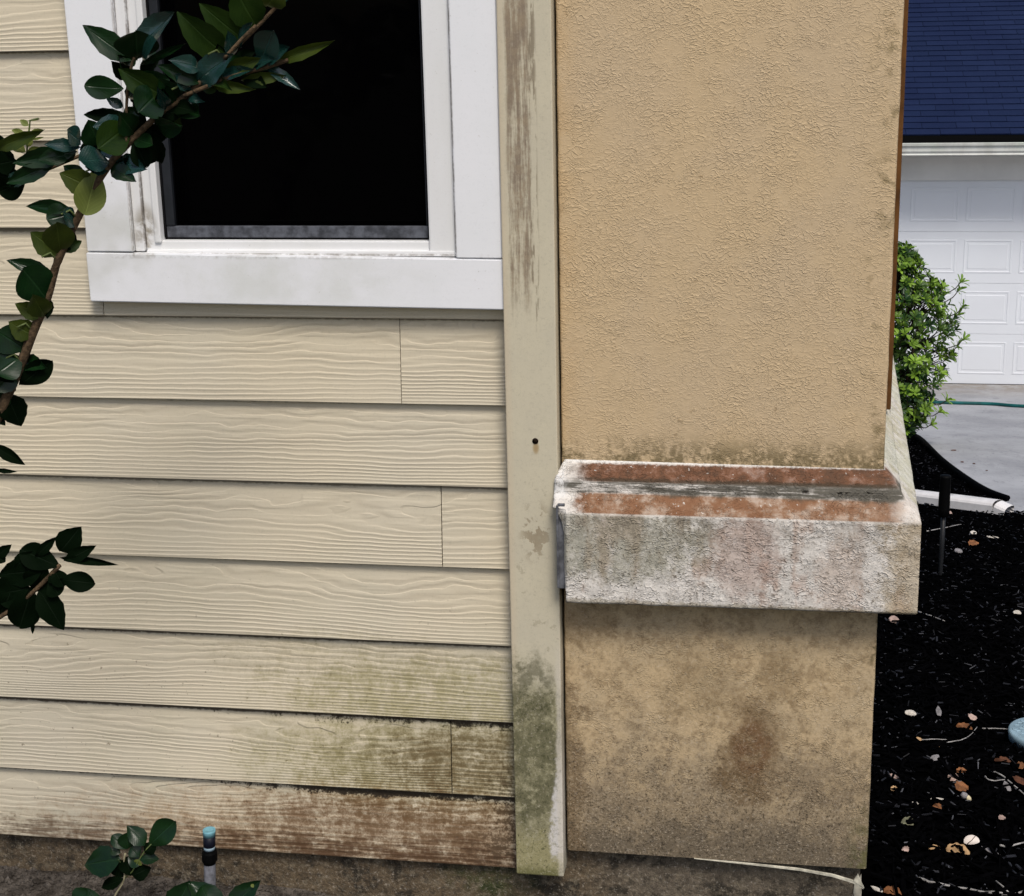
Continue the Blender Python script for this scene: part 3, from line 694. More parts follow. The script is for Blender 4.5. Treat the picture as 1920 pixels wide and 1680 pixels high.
# ------------------------------------------------------------------ the house wall: planks, window, corner trim, foundation
wall = thing('house_wall', (-0.6, 0.0, -0.13), 'cream lap siding wall with a white framed window and stained lower boards', 'wall')
zs = [0.0034, 0.1274, 0.255, 0.3819, 0.506, 0.6338, 0.759, 0.8866, 1.0174, 1.1445, 1.2715, 1.3985, 1.5255]
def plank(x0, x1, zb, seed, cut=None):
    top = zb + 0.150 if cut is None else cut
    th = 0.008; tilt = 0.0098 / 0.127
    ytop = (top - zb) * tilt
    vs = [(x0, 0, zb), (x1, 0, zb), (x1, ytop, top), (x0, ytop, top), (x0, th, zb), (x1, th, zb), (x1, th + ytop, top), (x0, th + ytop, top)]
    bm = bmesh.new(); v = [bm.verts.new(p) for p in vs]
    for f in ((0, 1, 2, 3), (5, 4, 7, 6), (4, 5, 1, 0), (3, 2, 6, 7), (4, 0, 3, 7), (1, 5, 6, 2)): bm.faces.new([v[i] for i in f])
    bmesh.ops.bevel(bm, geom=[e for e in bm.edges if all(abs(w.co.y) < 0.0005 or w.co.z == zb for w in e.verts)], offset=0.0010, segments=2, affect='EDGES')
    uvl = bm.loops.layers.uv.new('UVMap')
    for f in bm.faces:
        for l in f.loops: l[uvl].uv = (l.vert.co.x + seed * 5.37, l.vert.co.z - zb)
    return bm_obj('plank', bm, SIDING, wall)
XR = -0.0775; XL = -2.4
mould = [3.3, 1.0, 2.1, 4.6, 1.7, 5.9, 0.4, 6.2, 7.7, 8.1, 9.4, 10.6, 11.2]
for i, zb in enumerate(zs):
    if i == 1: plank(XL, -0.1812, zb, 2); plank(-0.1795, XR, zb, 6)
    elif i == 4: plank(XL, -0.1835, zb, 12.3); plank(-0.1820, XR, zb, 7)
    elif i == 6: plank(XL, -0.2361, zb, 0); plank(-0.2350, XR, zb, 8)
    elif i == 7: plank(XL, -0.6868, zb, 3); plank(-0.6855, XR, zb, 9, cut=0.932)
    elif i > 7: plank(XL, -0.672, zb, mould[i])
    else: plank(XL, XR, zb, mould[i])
# sheathing behind the boards, with the window opening left free
bm = bmesh.new()
for a in ((-2.4, -0.60, 0.022, 0.12, -0.01, 2.1), (-0.145, -0.002, 0.022, 0.12, -0.01, 2.1), (-0.60, -0.145, 0.022, 0.12, -0.01, 0.985)): bm_box(bm, *a)
bm_obj('sheathing', bm, SHEATH, wall)
box('foundation', -2.4, 0.4525, 0.016, 0.13, -0.45, 0.035, BASE, wall, 0.004)

win = bpy.data.objects.new('window', None); COL.objects.link(win); win.parent = wall; win.location = -Vector(wall.location)
# the bottom casing leans a touch, so it is a prism rather than a box
def casing(x0, x1, y0, y1, zl0, zr0, zl1, zr1):
    bm = bmesh.new()
    v = [bm.verts.new(p) for p in ((x0, y0, zl0), (x1, y0, zr0), (x1, y0, zr1), (x0, y0, zl1), (x0, y1, zl0), (x1, y1, zr0), (x1, y1, zr1), (x0, y1, zl1))]
    for f in ((0, 1, 2, 3), (5, 4, 7, 6), (4, 5, 1, 0), (3, 2, 6, 7), (4, 0, 3, 7), (1, 5, 6, 2)): bm.faces.new([v[i] for i in f])
    bmesh.ops.bevel(bm, geom=bm.edges[:], offset=0.0016, segments=2, affect='EDGES')
    return bm_obj('casing', bm, WHITE, win)
casing(-0.6965, -0.0735, -0.020, 0.014, 0.9115, 0.9045, 0.9845, 0.9765)
casing(-0.6940, -0.6230, -0.020, 0.014, 0.9855, 0.9852, 2.10, 2.10)
casing(-0.1430, -0.0765, -0.020, 0.014, 0.9780, 0.9775, 2.10, 2.10)
FY = -0.006
bm = bmesh.new()
bm_box(bm, -0.6225, -0.6080, -0.012, 0.03, 0.985, 2.1, 0.002)      # bead beside the casing
bm_box(bm, -0.6075, -0.5835, FY, 0.03, 0.985, 2.1, 0.0025)
bm_box(bm, -0.5930, -0.5829, FY - 0.004, 0.02, 0.9975, 2.1, 0.002)
bm_box(bm, -0.1835, -0.1448, FY - 0.004, 0.03, 0.9840, 2.1, 0.003)
bm_box(bm, -0.6075, -0.1840, FY + 0.001, 0.03, 0.9815, 1.0000, 0.002)
bm_box(bm, -0.6060, -0.1448, FY - 0.005, 0.03, 0.9790, 0.9870, 0.0015)
bm_obj('frame', bm, VINYL, win)
bm = bmesh.new()
bm_box(bm, -0.1447, -0.1432, 0.004, 0.03, 0.975, 2.1); bm_box(bm, -0.5828, -0.1837, 0.008, 0.03, 0.9992, 1.0026)
bm_box(bm, -0.5826, -0.5795, 0.004, 0.03, 1.0028, 2.1); bm_box(bm, -0.1870, -0.1838, 0.004, 0.03, 1.0028, 2.1)
bm_obj('gasket', bm, BLACK, win)
box('screen_rail', -0.5790, -0.1875, 0.006, 0.020, 1.0030, 1.0195, RAIL, win, 0.0012)
box('screen_stile', -0.5792, -0.5660, 0.005, 0.020, 1.0200, 2.1, RAILD, win, 0.0012)
box('screen_stile', -0.1895, -0.1873, 0.005, 0.020, 1.0200, 2.1, RAILD, win, 0.0004)
mesh_obj('insect_screen', [(-0.566, 0.013, 1.019), (-0.19, 0.013, 1.019), (-0.19, 0.013, 2.1), (-0.566, 0.013, 2.1)], [(0, 1, 2, 3)], SCREEN, win)
box('pane', -0.58, -0.185, 0.040, 0.044, 1.0, 2.1, GLASS, win)
bm = bmesh.new()
for a in ((-0.62, -0.13, 0.0, 0.12, 0.95, 0.975), (-0.62, -0.13, 0.6, 0.62, 0.94, 2.15), (-0.64, -0.62, 0.0305, 0.6, 0.94, 2.15), (-0.13, -0.11, 0.0305, 0.6, 0.94, 2.15), (-0.62, -0.13, 0.12, 0.6, 0.94, 0.975), (-0.64, -0.11, 0.0, 0.62, 2.15, 2.17)):
    bm_box(bm, *a)
bm_obj('window_recess', bm, ROOM, win)

bm = bmesh.new()
bm_box(bm, -0.0760, -0.0014, -0.026, 0.02, 0.0095, 2.1, 0.0022)
ct = bm_obj('corner_trim', bm, TRIM, wall)
nh = lathe('nail_hole', [(0.0001, 0), (0.0042, 0.0), (0.0046, 0.0006), (0.0001, 0.0012)], (0, 0, 0), NAIL, wall, 12)
nh.data.transform(Matrix.Translation((-0.0335, -0.0262, 0.7145)) @ Matrix.Rotation(math.radians(90), 4, 'X'))

# ------------------------------------------------------------------ the stucco pillar with its cement band
pil = thing('stucco_pillar', (0.23, 0.2, -0.13), 'ochre stucco pillar with a stained cement band round it at knee height', 'pillar')
SF = -0.008                                                        # stucco face
FL = 0.03                                                          # the side wall splays out a little
def pillar_block(name, z0, z1, mat, x0=0.0022):
    bm = bmesh.new()
    nz = int((z1 - z0) / 0.012)
    rows = []
    for k in range(nz + 1):
        z = z0 + (z1 - z0) * k / nz
        w = 0.0009 * mnoise.noise(Vector((1.3, 7.1, z * 35))); w2 = 0.0006 * mnoise.noise(Vector((5.3, 2.1, z * 60)))
        prof = [(x0 + w2, 0.12), (x0 + w2, SF + 0.003), (x0 + 0.002 + w2, SF + 0.0006), (x0 + 0.005, SF), (0.4555, SF), (0.4590 + w, SF + 0.0008), (0.4603 + w, SF + 0.004), (0.4605 + w, SF + 0.012), (0.4600 + FL * 4, 4.0)]
        rows.append([bm.verts.new((x, y, z)) for x, y in prof])
    for k in range(nz):
        for i in range(len(rows[0]) - 1): bm.faces.new((rows[k][i], rows[k][i + 1], rows[k + 1][i + 1], rows[k + 1][i]))
    bm.faces.new(rows[0]); bm.faces.new(rows[-1][::-1])
    return bm_obj(name, bm, mat, pil, smooth=False)
pillar_block('upper_shaft', 0.660, 2.1, STUCCO)
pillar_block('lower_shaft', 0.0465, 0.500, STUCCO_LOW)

prof = [(0.000, 0.6830), (0.003, 0.6815), (0.0215, 0.6600), (0.0235, 0.6575), (0.0245, 0.6410), (0.0270, 0.6385), (0.0480, 0.6180), (0.0500, 0.6150), (0.0505, 0.4825), (0.0490, 0.4790), (0.0, 0.4770)]
fine = []
for (a0, z0), (a1, z1) in zip(prof, prof[1:]):
    n = max(1, int(math.hypot(a1 - a0, z1 - z0) / 0.0035))
    fine += [(a0 + (a1 - a0) * k / n, z0 + (z1 - z0) * k / n) for k in range(n)]
fine.append(prof[-1])
bm = bmesh.new(); cols = []
xs_ = [0.0 + 0.4605 * k / 140 for k in range(141)]
ys_ = [0.03 * k for k in range(1, 30)] + [1.2, 2.0, 3.0, 4.0]
for x in xs_:
    s = []
    for o, z in fine:
        ext = 0.0
        k = x / 0.4605
        lx = 0.0122 + 0.0010 * mnoise.noise(Vector((z * 60, 0, 1)))                 # left end of the fascia
        if z > 0.622: lx = -0.006 + 0.014 * max(0, (z - 0.655) / 0.03) ** 1.5 + 0.0012 * mnoise.noise(Vector((z * 90, 4, 1)))
        X = lx + (0.4605 + o - lx) * k
        p = Vector((X, SF - o, z))
        if o > 0.002:
            d = 0.0011 * mnoise.noise(p * 60) + 0.0007 * mnoise.noise(p * 150)
            p.y -= d; p.z += 0.6 * d
        if z < 0.486 and o > 0.04: p.z += 0.0012 * mnoise.noise(Vector((X * 40, 3, 0)))
        p.z -= 0.004 * (X / 0.5) * (1 if z > 0.65 else -0.6)
        s.append(bm.verts.new(p))
    cols.append(s)
for y in ys_:
    s = []
    for o, z in fine:
        p = Vector((0.4605 + o + FL * y, SF + y, z))
        d = 0.0010 * mnoise.noise(p * 50); p.x += d
        p.z -= 0.004 * (1 if z > 0.65 else -0.6)
        s.append(bm.verts.new(p))
    cols.append(s)
for a, b in zip(cols, cols[1:]):
    for i in range(len(fine) - 1): bm.faces.new((a[i], b[i], b[i + 1], a[i + 1]))
bm.faces.new(cols[0])
bm_obj('cement_band', bm, BAND, pil, smooth=True)
bm = bmesh.new()
bm_box(bm, 0.0005, 0.0112, -0.050, -0.012, 0.498, 0.628, 0.001); bm_box(bm, -0.0012, 0.0022, -0.053, -0.049, 0.500, 0.626, 0.0008)
bm_obj('flashing', bm, METAL, pil)
# drooping weep screed under the lower shaft
pts_t = [(0.20, 0.0466), (0.24, 0.0450), (0.29, 0.0430), (0.36, 0.0395), (0.41, 0.0330), (0.440, 0.0250), (0.4565, 0.0165)]
V, Fc = [], []
for x, z in pts_t:
    w = 0.0003 + 0.0029 * max(0, (x - 0.2) / 0.25)
    for y in (SF - 0.002, SF + 0.0012):
        V += [(x, y, z - w), (x, y, z + w * 0.5)]
for i in range(len(pts_t) - 1):
    a, b = i * 4, i * 4 + 4
    Fc += [(a, b, b + 1, a + 1), (a + 2, a + 3, b + 3, b + 2), (a + 1, b + 1, b + 3, a + 3), (a, a + 2, b + 2, b)]
Fc += [(0, 1, 3, 2), (len(V) - 4, len(V) - 2, len(V) - 1, len(V) - 3)]
b0 = len(V)
V += [(0.441, SF - 0.003, 0.0265), (0.4475, SF - 0.003, 0.0385), (0.4575, SF - 0.003, 0.0150), (0.441, SF, 0.0265), (0.4475, SF, 0.0385), (0.4575, SF, 0.0150)]
Fc += [(b0, b0 + 2, b0 + 1), (b0 + 3, b0 + 4, b0 + 5), (b0, b0 + 1, b0 + 4, b0 + 3), (b0 + 1, b0 + 2, b0 + 5, b0 + 4), (b0 + 2, b0, b0 + 3, b0 + 5)]
mesh_obj('weep_screed', V, Fc, simple('flaking_screed', (0.50, 0.47, 0.38), 0.8, 0.2, 0.35, 80.0), pil)
# flaking paint on the corner of the foundation below the pillar
bm = bmesh.new()
pr = random.Random(4); zz = -0.30; L = []
while zz < 0.022:
    L.append(zz); zz += pr.uniform(0.006, 0.016)
fl = [(bm.verts.new((0.4440 + pr.uniform(-.003, .002), 0.0135, z)), bm.verts.new((0.4545 + pr.uniform(-.0045, .0015), 0.0135, z)), bm.verts.new((0.4550, 0.030, z))) for z in L]
for a, b in zip(fl, fl[1:]):
    bm.faces.new((a[0], a[1], b[1], b[0])); bm.faces.new((a[1], a[2], b[2], b[1]))
bm_obj('paint_flake', bm, simple('flaking_paint', (0.36, 0.335, 0.275), 0.85, 0.15, 0.3, 60.0), pil)
bm = bmesh.new(); bm_box(bm, 0.462, 0.4930, 0.36, 0.40, 0.672, 2.1, 0.002)
bm_obj('brown_board', bm, BROWN, pil)

# ------------------------------------------------------------------ neighbour's garage
GY = 13.2
gar = thing('garage', (2.5, GY, -2.36), "neighbouring garage with a navy blue shingle roof and white panelled door", 'garage')
DX0, DX1, DZ0, DZ1 = 1.19, 6.0, -2.345, -0.395
bm = bmesh.new()
bm_box(bm, -1.5, DX0, GY, GY + 0.2, -2.7, 0.1); bm_box(bm, DX0, DX1, GY, GY + 0.2, DZ1, 0.1); bm_box(bm, DX1, 8, GY, GY + 0.2, -2.7, 0.1)
bm_obj('front_wall', bm, FASCIA, gar)
bm = bmesh.new(); bm_box(bm, -1.5, 8, 12.86, GY - 0.002, -0.128, -0.112); bm_obj('soffit', bm, FASCIA, gar)
door = bpy.data.objects.new('garage_door', None); COL.objects.link(door); door.parent = gar; door.location = -Vector(gar.location)
secH = (DZ1 - DZ0) / 4
for k in range(4):
    z0 = DZ0 + secH * k
    box('door_section', DX0 + 0.002, DX1 - 0.002, GY + 0.052, GY + 0.09, z0 + 0.001, z0 + secH - 0.001, DOORP, door, 0.0022)
box('door_seal', DX0, DX1, GY + 0.045, GY + 0.09, DZ0 - 0.03, DZ0 + 0.002, BLACK, door)
# one stamped panel: a moulded rim round a raised field
pm = bmesh.new()
def ring(w, h, y): return [pm.verts.new((sx * w / 2, y, sz * h / 2)) for sx, sz in ((-1, -1), (1, -1), (1, 1), (-1, 1))]
R = [ring(0.440, 0.315, 0.0), ring(0.434, 0.309, -0.0020), ring(0.412, 0.287, -0.0020), ring(0.400, 0.275, 0.0018), ring(0.368, 0.243, 0.0018), ring(0.356, 0.231, -0.0015)]
for a, b in zip(R, R[1:]):
    for i in range(4): pm.faces.new((a[i], a[(i + 1) % 4], b[(i + 1) % 4], b[i]))
pm.faces.new(R[-1])
pme = bpy.data.meshes.new('panel'); bmesh.ops.recalc_face_normals(pm, faces=pm.faces[:]); pm.to_mesh(pme); pm.free(); pme.materials.append(DOORP.m)
for k in range(4):
    for j in range(9):
        cx = 1.757 + 0.508 * j - 0.508
        if cx < DX0 + 0.24 or cx > DX1 - 0.24: continue
        o = bpy.data.objects.new('panel', pme); COL.objects.link(o); o.parent = door
        o.location = (cx, GY + 0.051, DZ0 + secH * (k + 0.5) + 0.012)
# roof
AL = math.radians(20.5); EY, EZ = 12.78, 0.052; EX = 0.127
roof_len = 5.2
def roof_pt(x, s, n=0.0): return Vector((x, EY + s * math.cos(AL) - n * math.sin(AL), EZ + s * math.sin(AL) + n * math.cos(AL)))
bm = bmesh.new()
vv = [bm.verts.new(roof_pt(x, s, n)) for x in (-1.9, 8.4) for s in (0.0, roof_len) for n in (-0.06, -0.002)]
for f in ((0, 1, 3, 2), (4, 6, 7, 5), (0, 4, 5, 1), (2, 3, 7, 6), (0, 2, 6, 4), (1, 5, 7, 3)): bm.faces.new([vv[i] for i in f])
# the far slope behind the ridge
rp = roof_pt(0, roof_len)
a = [bm.verts.new(p) for p in ((-1.9, rp.y, rp.z - 0.005), (8.4, rp.y, rp.z - 0.005), (8.4, rp.y + 5, rp.z - 1.9), (-1.9, rp.y + 5, rp.z - 1.9))]
bm.faces.new(a)
roof = bm_obj('roof', bm, BLKPL, gar)
def shingle_mesh():
    bm = bmesh.new(); l, e = 0.303, EX + 0.02
    prof = [(0, 0.0, 0.0), (0, 0.0, 0.0115), (0, e, 0.0015), (0, e, 0.0)]
    A = [bm.verts.new((0.0018, s * math.cos(AL) - n * math.sin(AL), s * math.sin(AL) + n * math.cos(AL))) for _, s, n in prof]
    B = [bm.verts.new((l - 0.0018, s * math.cos(AL) - n * math.sin(AL), s * math.sin(AL) + n * math.cos(AL))) for _, s, n in prof]
    for i in range(4): bm.faces.new((A[i], A[(i + 1) % 4], B[(i + 1) % 4], B[i]))
    bm.faces.new(A); bm.faces.new(B[::-1]); bmesh.ops.recalc_face_normals(bm, faces=bm.faces[:])
    me = bpy.data.meshes.new('shingle'); bm.to_mesh(me); bm.free(); me.materials.append(SHINGLE.m); return me
shm = shingle_mesh()
SV = np.array([v.co[:] for v in shm.vertices]); SFc = [tuple(p.vertices) for p in shm.polygons]
V, Fc, ns = [], [], 0
srnd = random.Random(11)
for row in range(int(roof_len / EX)):
    off = (0.1515 if row % 2 else 0.0) + srnd.uniform(-0.01, 0.01)
    for c in range(34):
        x = -1.9 + off + c * 0.303
        if x > 8.1: continue
        p = roof_pt(x, row * EX, 0.0) + Vector((0, 0, srnd.uniform(0, 0.0025)))
        if 1.05 < x < 2.95 and row < 40 and ns < 296:
            o = bpy.data.objects.new('shingle', shm); COL.objects.link(o); o.parent = roof; o.location = p; ns += 1
        else:
            b = len(V); V += [tuple(q + np.array(p)) for q in SV]; Fc += [tuple(b + i for i in f) for f in SFc]
tag(mesh_obj('shingle_field', V, Fc, SHINGLE, roof), kind='stuff')
bm = bmesh.new(); bm_box(bm, -1.9, 8.4, 12.762, 12.7775, -0.10, 0.049); bm_obj('drip_edge', bm, BLKPL, gar)
gp = [(12.803, -0.02), (12.803, -0.125), (12.745, -0.128), (12.728, -0.118), (12.735, -0.105), (12.722, -0.085), (12.722, -0.045), (12.704, -0.034), (12.700, -0.012), (12.704, -0.008), (12.716, -0.010), (12.716, -0.026), (12.734, -0.040), (12.734, -0.105), (12.760, -0.115), (12.797, -0.113), (12.797, -0.02)]
V = [(x, y, z) for x in (-1.9, 8.4) for y, z in gp]; n = len(gp)
Fc = [(i, (i + 1) % n, n + (i + 1) % n, n + i) for i in range(n)] + [tuple(range(n))[::-1], tuple(range(n, 2 * n))]
mesh_obj('gutter', V, Fc, GUTTER, gar)
box('fascia_board', -1.9, 8.4, 12.845, 12.862, -0.16, 0.03, FASCIA, gar)

# ------------------------------------------------------------------ things on the slope
tube_pts = [Vector((p.x, p.y, gz(p.x, p.y) + 0.018)) for p in edge_s]
dr = (tube_pts[-1] - tube_pts[-2]).normalized()
bmv, bmf = [], []
for i, p in enumerate(tube_pts):
    d = (tube_pts[min(i + 1, len(tube_pts) - 1)] - tube_pts[max(i - 1, 0)]).normalized(); s = d.cross(Vector((0, 0, 1))).normalized()
    for a, b in ((-0.010, -0.09), (-0.006, 0.0), (-0.013, 0.010), (-0.008, 0.022), (0.004, 0.024), (0.013, 0.014), (0.008, 0.0), (0.010, -0.09)):
        bmv.append(p + s * a + Vector((0, 0, b)))
for i in range(len(tube_pts) - 1):
    for k in range(8):
        k2 = (k + 1) % 8; bmf.append((i * 8 + k, i * 8 + k2, (i + 1) * 8 + k2, (i + 1) * 8 + k))
bmf += [tuple(range(8))[::-1], tuple(range(len(bmv) - 8, len(bmv)))]
tag(mesh_obj('garden_edging', bmv, bmf, EDGEM, None, True), 'black plastic garden edging curving along the driveway', 'edging')

ha = on_ground(1640, 752, 0.02); hb = on_ground(1790, 757, 0.02); hc = on_ground(1860, 759, 0.02); hd = on_ground(1935, 764, 0.02)
hp = smooth_path([ha + Vector((-0.6, 0.1, 0)), ha, hb, hc, hd, hd + Vector((1.2, -0.25, 0.03)), hd + Vector((2.6, 0.1, 0))], 8)
tag(tube('garden_hose', [Vector((p.x, p.y, gz(p.x, p.y) + 0.028)) for p in hp], 0.0135, HOSE, None, 10), 'teal garden hose lying across the driveway', 'hose')

# downspout lying on the mulch
p0 = on_ground(1712, 943); p1 = on_ground(1889, 966)
ax = (p1 - p0).normalized(); p0 = p0 - ax * 0.42
root = thing('downspout', tuple(p0), 'white downspout lying on the mulch with its mouth at the driveway', 'downspout')
def spout(q0, q1, w, h, name, dz=0.0):
    d = (q1 - q0).normalized(); s = d.cross(Vector((0, 0, 1))).normalized(); u = s.cross(d)
    pr = [(-w / 2 + 0.006, 0.0), (-w / 2, 0.005), (-w / 2, h * 0.22), (-w / 2 + 0.004, h * 0.27), (-w / 2, h * 0.32), (-w / 2, h * 0.48), (-w / 2 + 0.004, h * 0.53), (-w / 2, h * 0.58), (-w / 2 + 0.001, h * 0.72), (-w / 2 + 0.006, h * 0.86), (-w / 2 + 0.016, h * 0.96), (-w / 2 + 0.030, h), (w / 2 - 0.030, h), (w / 2 - 0.016, h * 0.96), (w / 2 - 0.006, h * 0.86), (w / 2, h * 0.7), (w / 2, 0.005), (w / 2 - 0.006, 0.0)]
    n = len(pr); V = []
    for q in (q0, q1):
        V += [q + s * a + u * (b + dz) for a, b in pr]
    for q in (q1, q0 + d * 0.02):
        V += [q + s * (a * 0.95) + u * (0.003 + b * 0.94 + dz) for a, b in pr]
    F = []
    for i in range(n):
        j = (i + 1) % n
        F += [(i, j, n + j, n + i), (n + i, n + j, 2 * n + j, 2 * n + i), (2 * n + i, 2 * n + j, 3 * n + j, 3 * n + i)]
    return mesh_obj(name, V, F, SPOUT, root)
mid = p0 + (p1 - p0) * 0.70
spout(p0, mid, 0.078, 0.055, 'upper_length', 0.008)
spout(mid - ax * 0.015, p1 - ax * 0.05, 0.081, 0.057, 'sleeve', 0.006)
spout(p1 - ax * 0.055, p1 + ax * 0.0 - Vector((0, 0, 0.016)), 0.084, 0.059, 'outlet', 0.003)

# path light
lb = on_ground(1763, 1078)
root = thing('path_light', tuple(lb), 'black path light on a thin stake standing in the mulch', 'path light')
lathe('stake', [(0.003, -0.05), (0.0075, -0.02), (0.0085, 0.10), (0.0085, 0.225)], lb, simple('dark_metal_stake', (0.012, 0.013, 0.015), 0.5, 0.3), root, 12)
lathe('lamp_head', [(0.009, 0.218), (0.0200, 0.224), (0.0205, 0.25), (0.0190, 0.362), (0.0195, 0.366), (0.0180, 0.371), (0.012, 0.373)], lb, BLKPL, root, 20)

# valve cover
vc = on_ground(1957, 1391, 0.004)
root = thing('valve_cover', tuple(vc), 'round pale blue valve cover with moulded bumps at the right edge', 'valve cover')
lathe('lid', [(0.078, 0.004), (0.080, 0.020), (0.079, 0.026), (0.075, 0.0285), (0.001, 0.0290)], vc, LID, root, 40)
lathe('body', [(0.072, -0.08), (0.073, 0.006)], vc, simple('box_green', (0.01, 0.02, 0.015), 0.7, 0.2), root, 32)
V, Fc = [], []
for iy in range(-4, 5):
    for ix in range(-4, 5):
        x = ix * 0.0165 + (0.008 if iy % 2 else 0); y = iy * 0.0150
        if math.hypot(x, y) > 0.066: continue
        c = vc + Vector((x, y, 0.0292)); b = len(V); n = 7; sgn = 1 if (ix + iy) % 2 else -1
        for k in range(n):                                         # little crescent
            t = math.pi * (k / (n - 1)); ca, sa = math.cos(t), math.sin(t) * sgn
            wd = 0.0016 * math.sin(t) + 0.0004
            V += [c + Vector((ca * 0.0062, sa * 0.0045 - wd, 0)), c + Vector((ca * 0.0062, sa * 0.0045, 0.0018)), c + Vector((ca * 0.0062, sa * 0.0045 + wd, 0))]
        for k in range(n - 1):
            q = b + k * 3; Fc += [(q, q + 1, q + 4, q + 3), (q + 1, q + 2, q + 5, q + 4)]
mesh_obj('tread_bumps', V, Fc, LID, root)

# irrigation riser
rb = at(391, 1700, -0.10); rt = at(392, 1552, -0.10)
root = thing('irrigation_riser', (rb.x, rb.y, -0.075), 'grey plastic irrigation riser with a black collar and light blue cap', 'riser pipe')
h = rt.z + 0.075; base = Vector((rt.x, rt.y, -0.075))
ln = Vector(((rb.x - rt.x) * 0.9, 0, 0))
def shear(o):
    for v in o.data.vertices: v.co += ln * (1 - (v.co.z - base.z) / h)
    return o
shear(lathe('pipe', [(0.0092, -0.05), (0.0092, h - 0.055), (0.0090, h - 0.054)], base, PVC, root, 20))
o = shear(flat(lathe('collar', [(0.0098, h - 0.062), (0.0100, h - 0.0580), (0.0122, h - 0.0565), (0.0122, h - 0.0430), (0.0110, h - 0.040), (0.0105, h - 0.0375)], base, BLKPL, root, 14)))
shear(lathe('pale_ring', [(0.0088, h - 0.0378), (0.0090, h - 0.0322)], base, simple('pale_blue_ring', (0.22, 0.30, 0.36), 0.5, 0.3), root, 20))
shear(lathe('neck', [(0.0088, h - 0.0320), (0.0095, h - 0.0310), (0.0095, h - 0.0140)], base, simple('navy_neck', (0.004, 0.005, 0.012), 0.5, 0.2), root, 20))
shear(lathe('cap', [(0.0096, h - 0.0138), (0.0100, h - 0.0060), (0.0098, h - 0.0030), (0.0088, h - 0.0040), (0.0005, h - 0.0048)], base, CAPB, root, 24))

# ------------------------------------------------------------------ leaves
def leaf_mesh(name, shape, curl, fold, serr):
    nu = 14; V, F, U = [], [], []
    for i in range(nu + 1):
        t = 0.5 - 0.5 * math.cos(math.pi * i / nu)
        if shape == 'ovate': w = math.sin(math.pi * t ** 0.85) ** 0.85 * (1 - 0.15 * t)
        elif shape == 'obovate': w = math.sin(math.pi * t ** 1.3) ** 0.62 * (0.85 + 0.15 * t)
        else: w = math.sin(math.pi * t ** 0.95) ** 0.9
        w = max(w, 0.03 if t < 0.5 else 0.012)
        for j, q in enumerate((-1, -0.5, 0, 0.5, 1)):
            ww = w * (1 + (serr * (0.5 if i % 2 else -0.5) if abs(q) == 1 and 0.15 < t < 0.95 else 0))
            y = q * 0.5 * ww
            z = -curl * (t * t - 0.15 * t) + fold * abs(y) * (1 - 0.4 * t) + 0.04 * math.sin(6 * t + 2 * q)
            V.append((t, y, z)); U.append((t, 0.5 + 0.5 * q))
    for i in range(nu):
        for j in range(4): F.append((i * 5 + j, (i + 1) * 5 + j, (i + 1) * 5 + j + 1, i * 5 + j + 1))
    me = bpy.data.meshes.new(name); me.from_pydata(V, [], F); me.update()
    uv = me.uv_layers.new(name='UVMap')
    for l in me.loops: uv.data[l.index].uv = U[l.vertex_index]
    me.polygons.foreach_set('use_smooth', [True] * len(me.polygons))
    me.materials.append(None)
    return me
LEAVES = {'v': leaf_mesh('leaf', 'ovate', 0.20, 0.26, 0.07), 'r': leaf_mesh('leaf', 'obovate', 0.10, 0.25, 0.0),
          'n': leaf_mesh('leaf', 'narrow', 0.12, 0.30, 0.10), 'c': leaf_mesh('leaf', 'narrow', 0.42, 0.35, 0.04)}
LM = {'d': make_leaf('dark_glossy_leaf', (0.003, 0.013, 0.004), (0.006, 0.025, 0.006), 0.28, 0.28, 0.08),
      'm': make_leaf('mid_green_leaf', (0.010, 0.026, 0.003), (0.018, 0.038, 0.005), 0.40, 0.20, 0.15),
      'b': make_leaf('glossy_leaf', (0.005, 0.025, 0.020), (0.008, 0.036, 0.030), 0.22, 0.9, 0.04),  # blue-green tint in the base colour stands for reflected sky
      'o': make_leaf('olive_leaf', (0.026, 0.045, 0.005), (0.050, 0.068, 0.008), 0.45, 0.30, 0.25),
      'l': make_leaf('young_leaf', (0.13, 0.165, 0.035), (0.17, 0.20, 0.05), 0.45, 0.30, 0.35),
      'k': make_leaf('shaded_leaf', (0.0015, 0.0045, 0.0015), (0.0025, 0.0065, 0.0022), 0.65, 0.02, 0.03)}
lrnd = random.Random(21)
def add_leaf(root, b, t, wpx, mat, shape, Y, up=0.0, dy=0.0, dyb=0.0):
    B = at(b[0], b[1], Y + dyb); T = at(t[0], t[1], Y + dy)
    d = T - B; L = d.length; d.normalize()
    tc = (CAM - B).normalized()
    nrm = tc + Vector((0, 0, 1)) * up
    nrm = nrm - d * nrm.dot(d); nrm.normalize()
    s = nrm.cross(d)
    k = max(0.72, abs(nrm.dot(tc)))
    W = wpx / FPX * (B - CAM).dot(CF) / k
    W *= 1.14
    Mx = Matrix.Identity(4)
    sc_z = L * lrnd.uniform(0.7, 1.2)
    for i in range(3):
        Mx[i][0] = d[i] * L; Mx[i][1] = s[i] * W; Mx[i][2] = nrm[i] * sc_z * 0.8; Mx[i][3] = B[i] - root.location[i]
    o = bpy.data.objects.new('leaf', LEAVES[shape]); COL.objects.link(o); o.parent = root
    o.matrix_local = Mx
    o.material_slots[0].link = 'OBJECT'; o.material_slots[0].material = LM[mat].m
    return o

